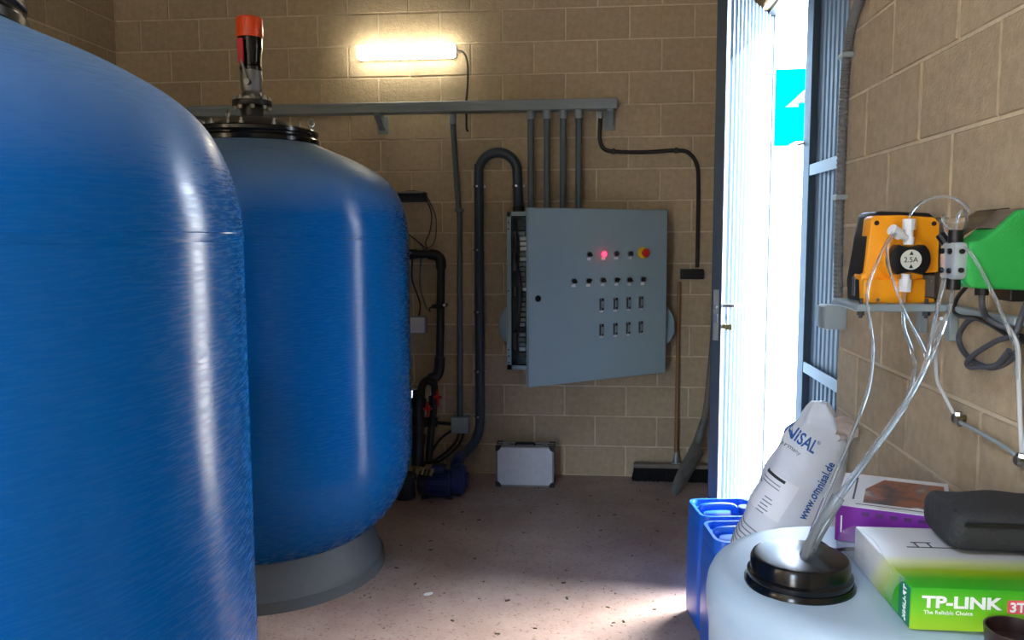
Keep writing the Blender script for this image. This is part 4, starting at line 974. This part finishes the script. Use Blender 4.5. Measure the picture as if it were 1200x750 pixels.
hose('dosing_tube', [(.668, 1.888, 1.575), (.650, 1.875, 1.55), (.628, 1.86, 1.51), (.613, 1.86, 1.47), (.608, 1.86, 1.43), (.610, 1.84, 1.373), (.611, 1.82, 1.32), (.592, 1.78, 1.243), (.545, 1.72, 1.164), (.487, 1.64, 1.091), (.437, 1.57, 1.032), (.400, 1.507, .985), (.397, 1.503, .95)], .0038, 'tube_clear', 'clear tube from the bleed valve of the orange pump to the drum lid')
hose('dosing_tube', [(.672, 1.885, 1.572), (.652, 1.872, 1.545), (.651, 1.862, 1.502), (.666, 1.86, 1.456), (.685, 1.84, 1.392), (.706, 1.80, 1.33), (.690, 1.74, 1.30), (.64, 1.67, 1.262), (.58, 1.635, 1.19), (.50, 1.59, 1.10), (.438, 1.545, 1.035), (.396, 1.492, .985), (.393, 1.488, .95)], .0034, 'tube_clear', 'clear tube bending in front of the orange casing down to the drum')
hose('dosing_tube', [(.7045, 1.91, 1.442), (.70, 1.90, 1.41), (.694, 1.875, 1.365), (.695, 1.83, 1.32), (.665, 1.73, 1.29), (.615, 1.655, 1.225), (.545, 1.61, 1.145), (.475, 1.565, 1.065), (.425, 1.53, 1.02), (.389, 1.483, .985), (.387, 1.48, .95)], .0038, 'tube_clear', 'clear tube from the inlet under the orange pump to the drum lid')
hose('dosing_tube', [(.690, 1.63, 1.468), (.686, 1.63, 1.43), (.670, 1.64, 1.36), (.645, 1.64, 1.296), (.60, 1.62, 1.222), (.54, 1.60, 1.142), (.478, 1.57, 1.071), (.438, 1.55, 1.022), (.404, 1.50, .985), (.402, 1.497, .95)], .0042, 'tube_clear', 'clear tube from the inlet under the green pump to the drum lid')
hose('dosing_tube', [(.686, 1.66, 1.484), (.677, 1.665, 1.42), (.672, 1.675, 1.36), (.655, 1.665, 1.297), (.612, 1.645, 1.228), (.56, 1.615, 1.166), (.489, 1.575, 1.092), (.432, 1.53, 1.034), (.392, 1.475, .985), (.390, 1.47, .95)], .0040, 'tube_clear', 'second clear tube beneath the green pump head, running to the drum lid')
hose('suction_sleeve', [(.470, 1.555, 1.075), (.440, 1.54, 1.03), (.41, 1.51, .995), (.394, 1.49, .975)], .012, 'tube_clear', 'clear wider sleeve gathering the tubes at the drum lid', n=16, group=None)
hose('dosing_tube', [(.700, 1.70, 1.40), (.725, 1.78, 1.36), (.757, 1.86, 1.31), (.765, 1.865, 1.25), (.779, 1.858, 1.215), (.795, 1.846, 1.178)], .0040, 'tube_milky', 'milky tube dropping along the wall to the upper brass fitting')
for (x, y, z), lb, c_ in (((.803, 1.843, 1.168), 'small brass fitting on the right wall left of the thin sloping tube', 0), ((.803, 1.574, 1.147), 'small brass fitting at the right edge below the two vertical tubes', 1)):
    f = thing('pipe_fitting', lb, 'fitting', (.819, y, z-.015), 0, 'brass fittings on the right wall')
    b = B(); cyl(b, (.819, y, z), (.80, y, z), .008, n=10); cyl(b, (.803, y, z-.012), (.803, y, z+.012), .006, n=10); obj('body', b, 'brass', f)
    b = B(); cyl(b, (.803, y, z+.006), (.803, y, z+.014), .0095, n=6); cyl(b, (.803, y-.004, z-.006), (.803, y-.014, z-.009), .0085, n=6); cyl(b, (.798, y, z), (.792, y, z), .009, n=6); obj('nut', b, 'steel', f)
hose('thin_tube', [(.803, 1.834, 1.162), (.804, 1.75, 1.160), (.805, 1.65, 1.156), (.803, 1.586, 1.151)], .0042, 'pale_coupling', 'thin grey tube sloping between the two brass fittings', n=10, group=None)
hose('dosing_tube', [(.775, 1.60, 1.40), (.787, 1.58, 1.362), (.791, 1.577, 1.30), (.797, 1.576, 1.227), (.803, 1.575, 1.162)], .0042, 'tube_milky', 'left of two upright milky tubes above the edge fitting')
hose('dosing_tube', [(.800, 1.57, 1.40), (.805, 1.565, 1.362), (.807, 1.566, 1.30), (.807, 1.568, 1.227), (.804, 1.573, 1.162)], .0036, 'tube_milky', 'right of two upright milky tubes above the edge fitting')
kc = thing('cable_coil', 'coil of dark grey cable tied together under the green pump', 'cable', (.795, 1.68, 1.30))
K = .795
obj('cord', tube(B(), [(.74, 1.625, 1.455), (.745, 1.63, 1.43), (.765, 1.65, 1.405), (K, 1.63, 1.385), (K, 1.60, 1.375), (K, 1.66, 1.392), (K, 1.74, 1.398), (K, 1.80, 1.385), (K, 1.838, 1.35), (K, 1.82, 1.322), (K, 1.77, 1.306), (K, 1.70, 1.302), (K, 1.64, 1.318), (K, 1.60, 1.345), (K, 1.588, 1.375)], .0058, n=10), 'grey_cable', kc)
obj('cord', tube(B(), [(.79, 1.80, 1.46), (.79, 1.845, 1.43), (.79, 1.855, 1.402), (.79, 1.82, 1.393), (K-.008, 1.74, 1.396), (K-.008, 1.66, 1.385), (K-.008, 1.60, 1.372)], .0045, n=10), 'cable', kc)
obj('cord', tube(B(), [(.797, 1.555, 1.47), (.796, 1.575, 1.44), (.795, 1.59, 1.41), (K-.008, 1.595, 1.38), (K-.008, 1.66, 1.36), (K-.008, 1.74, 1.325), (K-.008, 1.775, 1.302), (K-.008, 1.765, 1.293), (K-.008, 1.72, 1.30), (K-.01, 1.65, 1.315), (K-.012, 1.60, 1.35)], .0056, n=10), 'grey_cable', kc)
b = B(); tube(b, [(.783, 1.602, 1.378), (.80, 1.590, 1.374), (.80, 1.56, 1.37)], .0085, n=10); obj('tie', b, 'black', kc)

# ------------------------------------------------------------------ litter on the floor
b = B()
for i in range(150):
    x, y = random.uniform(-1.0, .75), random.uniform(2.1, 5.2); s = random.uniform(.002, .007)
    M = Matrix.Translation((x, y, s*.35)) @ Matrix.Rotation(random.uniform(0, 6.3), 4, 'Z') @ Matrix.Rotation(random.uniform(-.3, .3), 4, 'X')
    box(b, -s*random.uniform(1, 2.2), s*1.3, -s*.6, s*.6, -s*.3, s*.3, M=M)
single('floor_litter', b, 'debris', 'scattered dark crumbs and chips on the reddish concrete floor', 'litter', kind='stuff')
b = B(); M = Matrix.Translation((-.70, 3.42, .004)) @ Matrix.Rotation(.5, 4, 'Z')
prism(b, [(-.02, -.006), (.0, -.011), (.022, -.003), (.026, .006), (.004, .011), (-.014, .007)], 0, .006, 'z', .001, 1, M=M); single('paper_scrap', b, 'box_white', 'small pale scrap on the floor right of the far tank base', 'scrap')
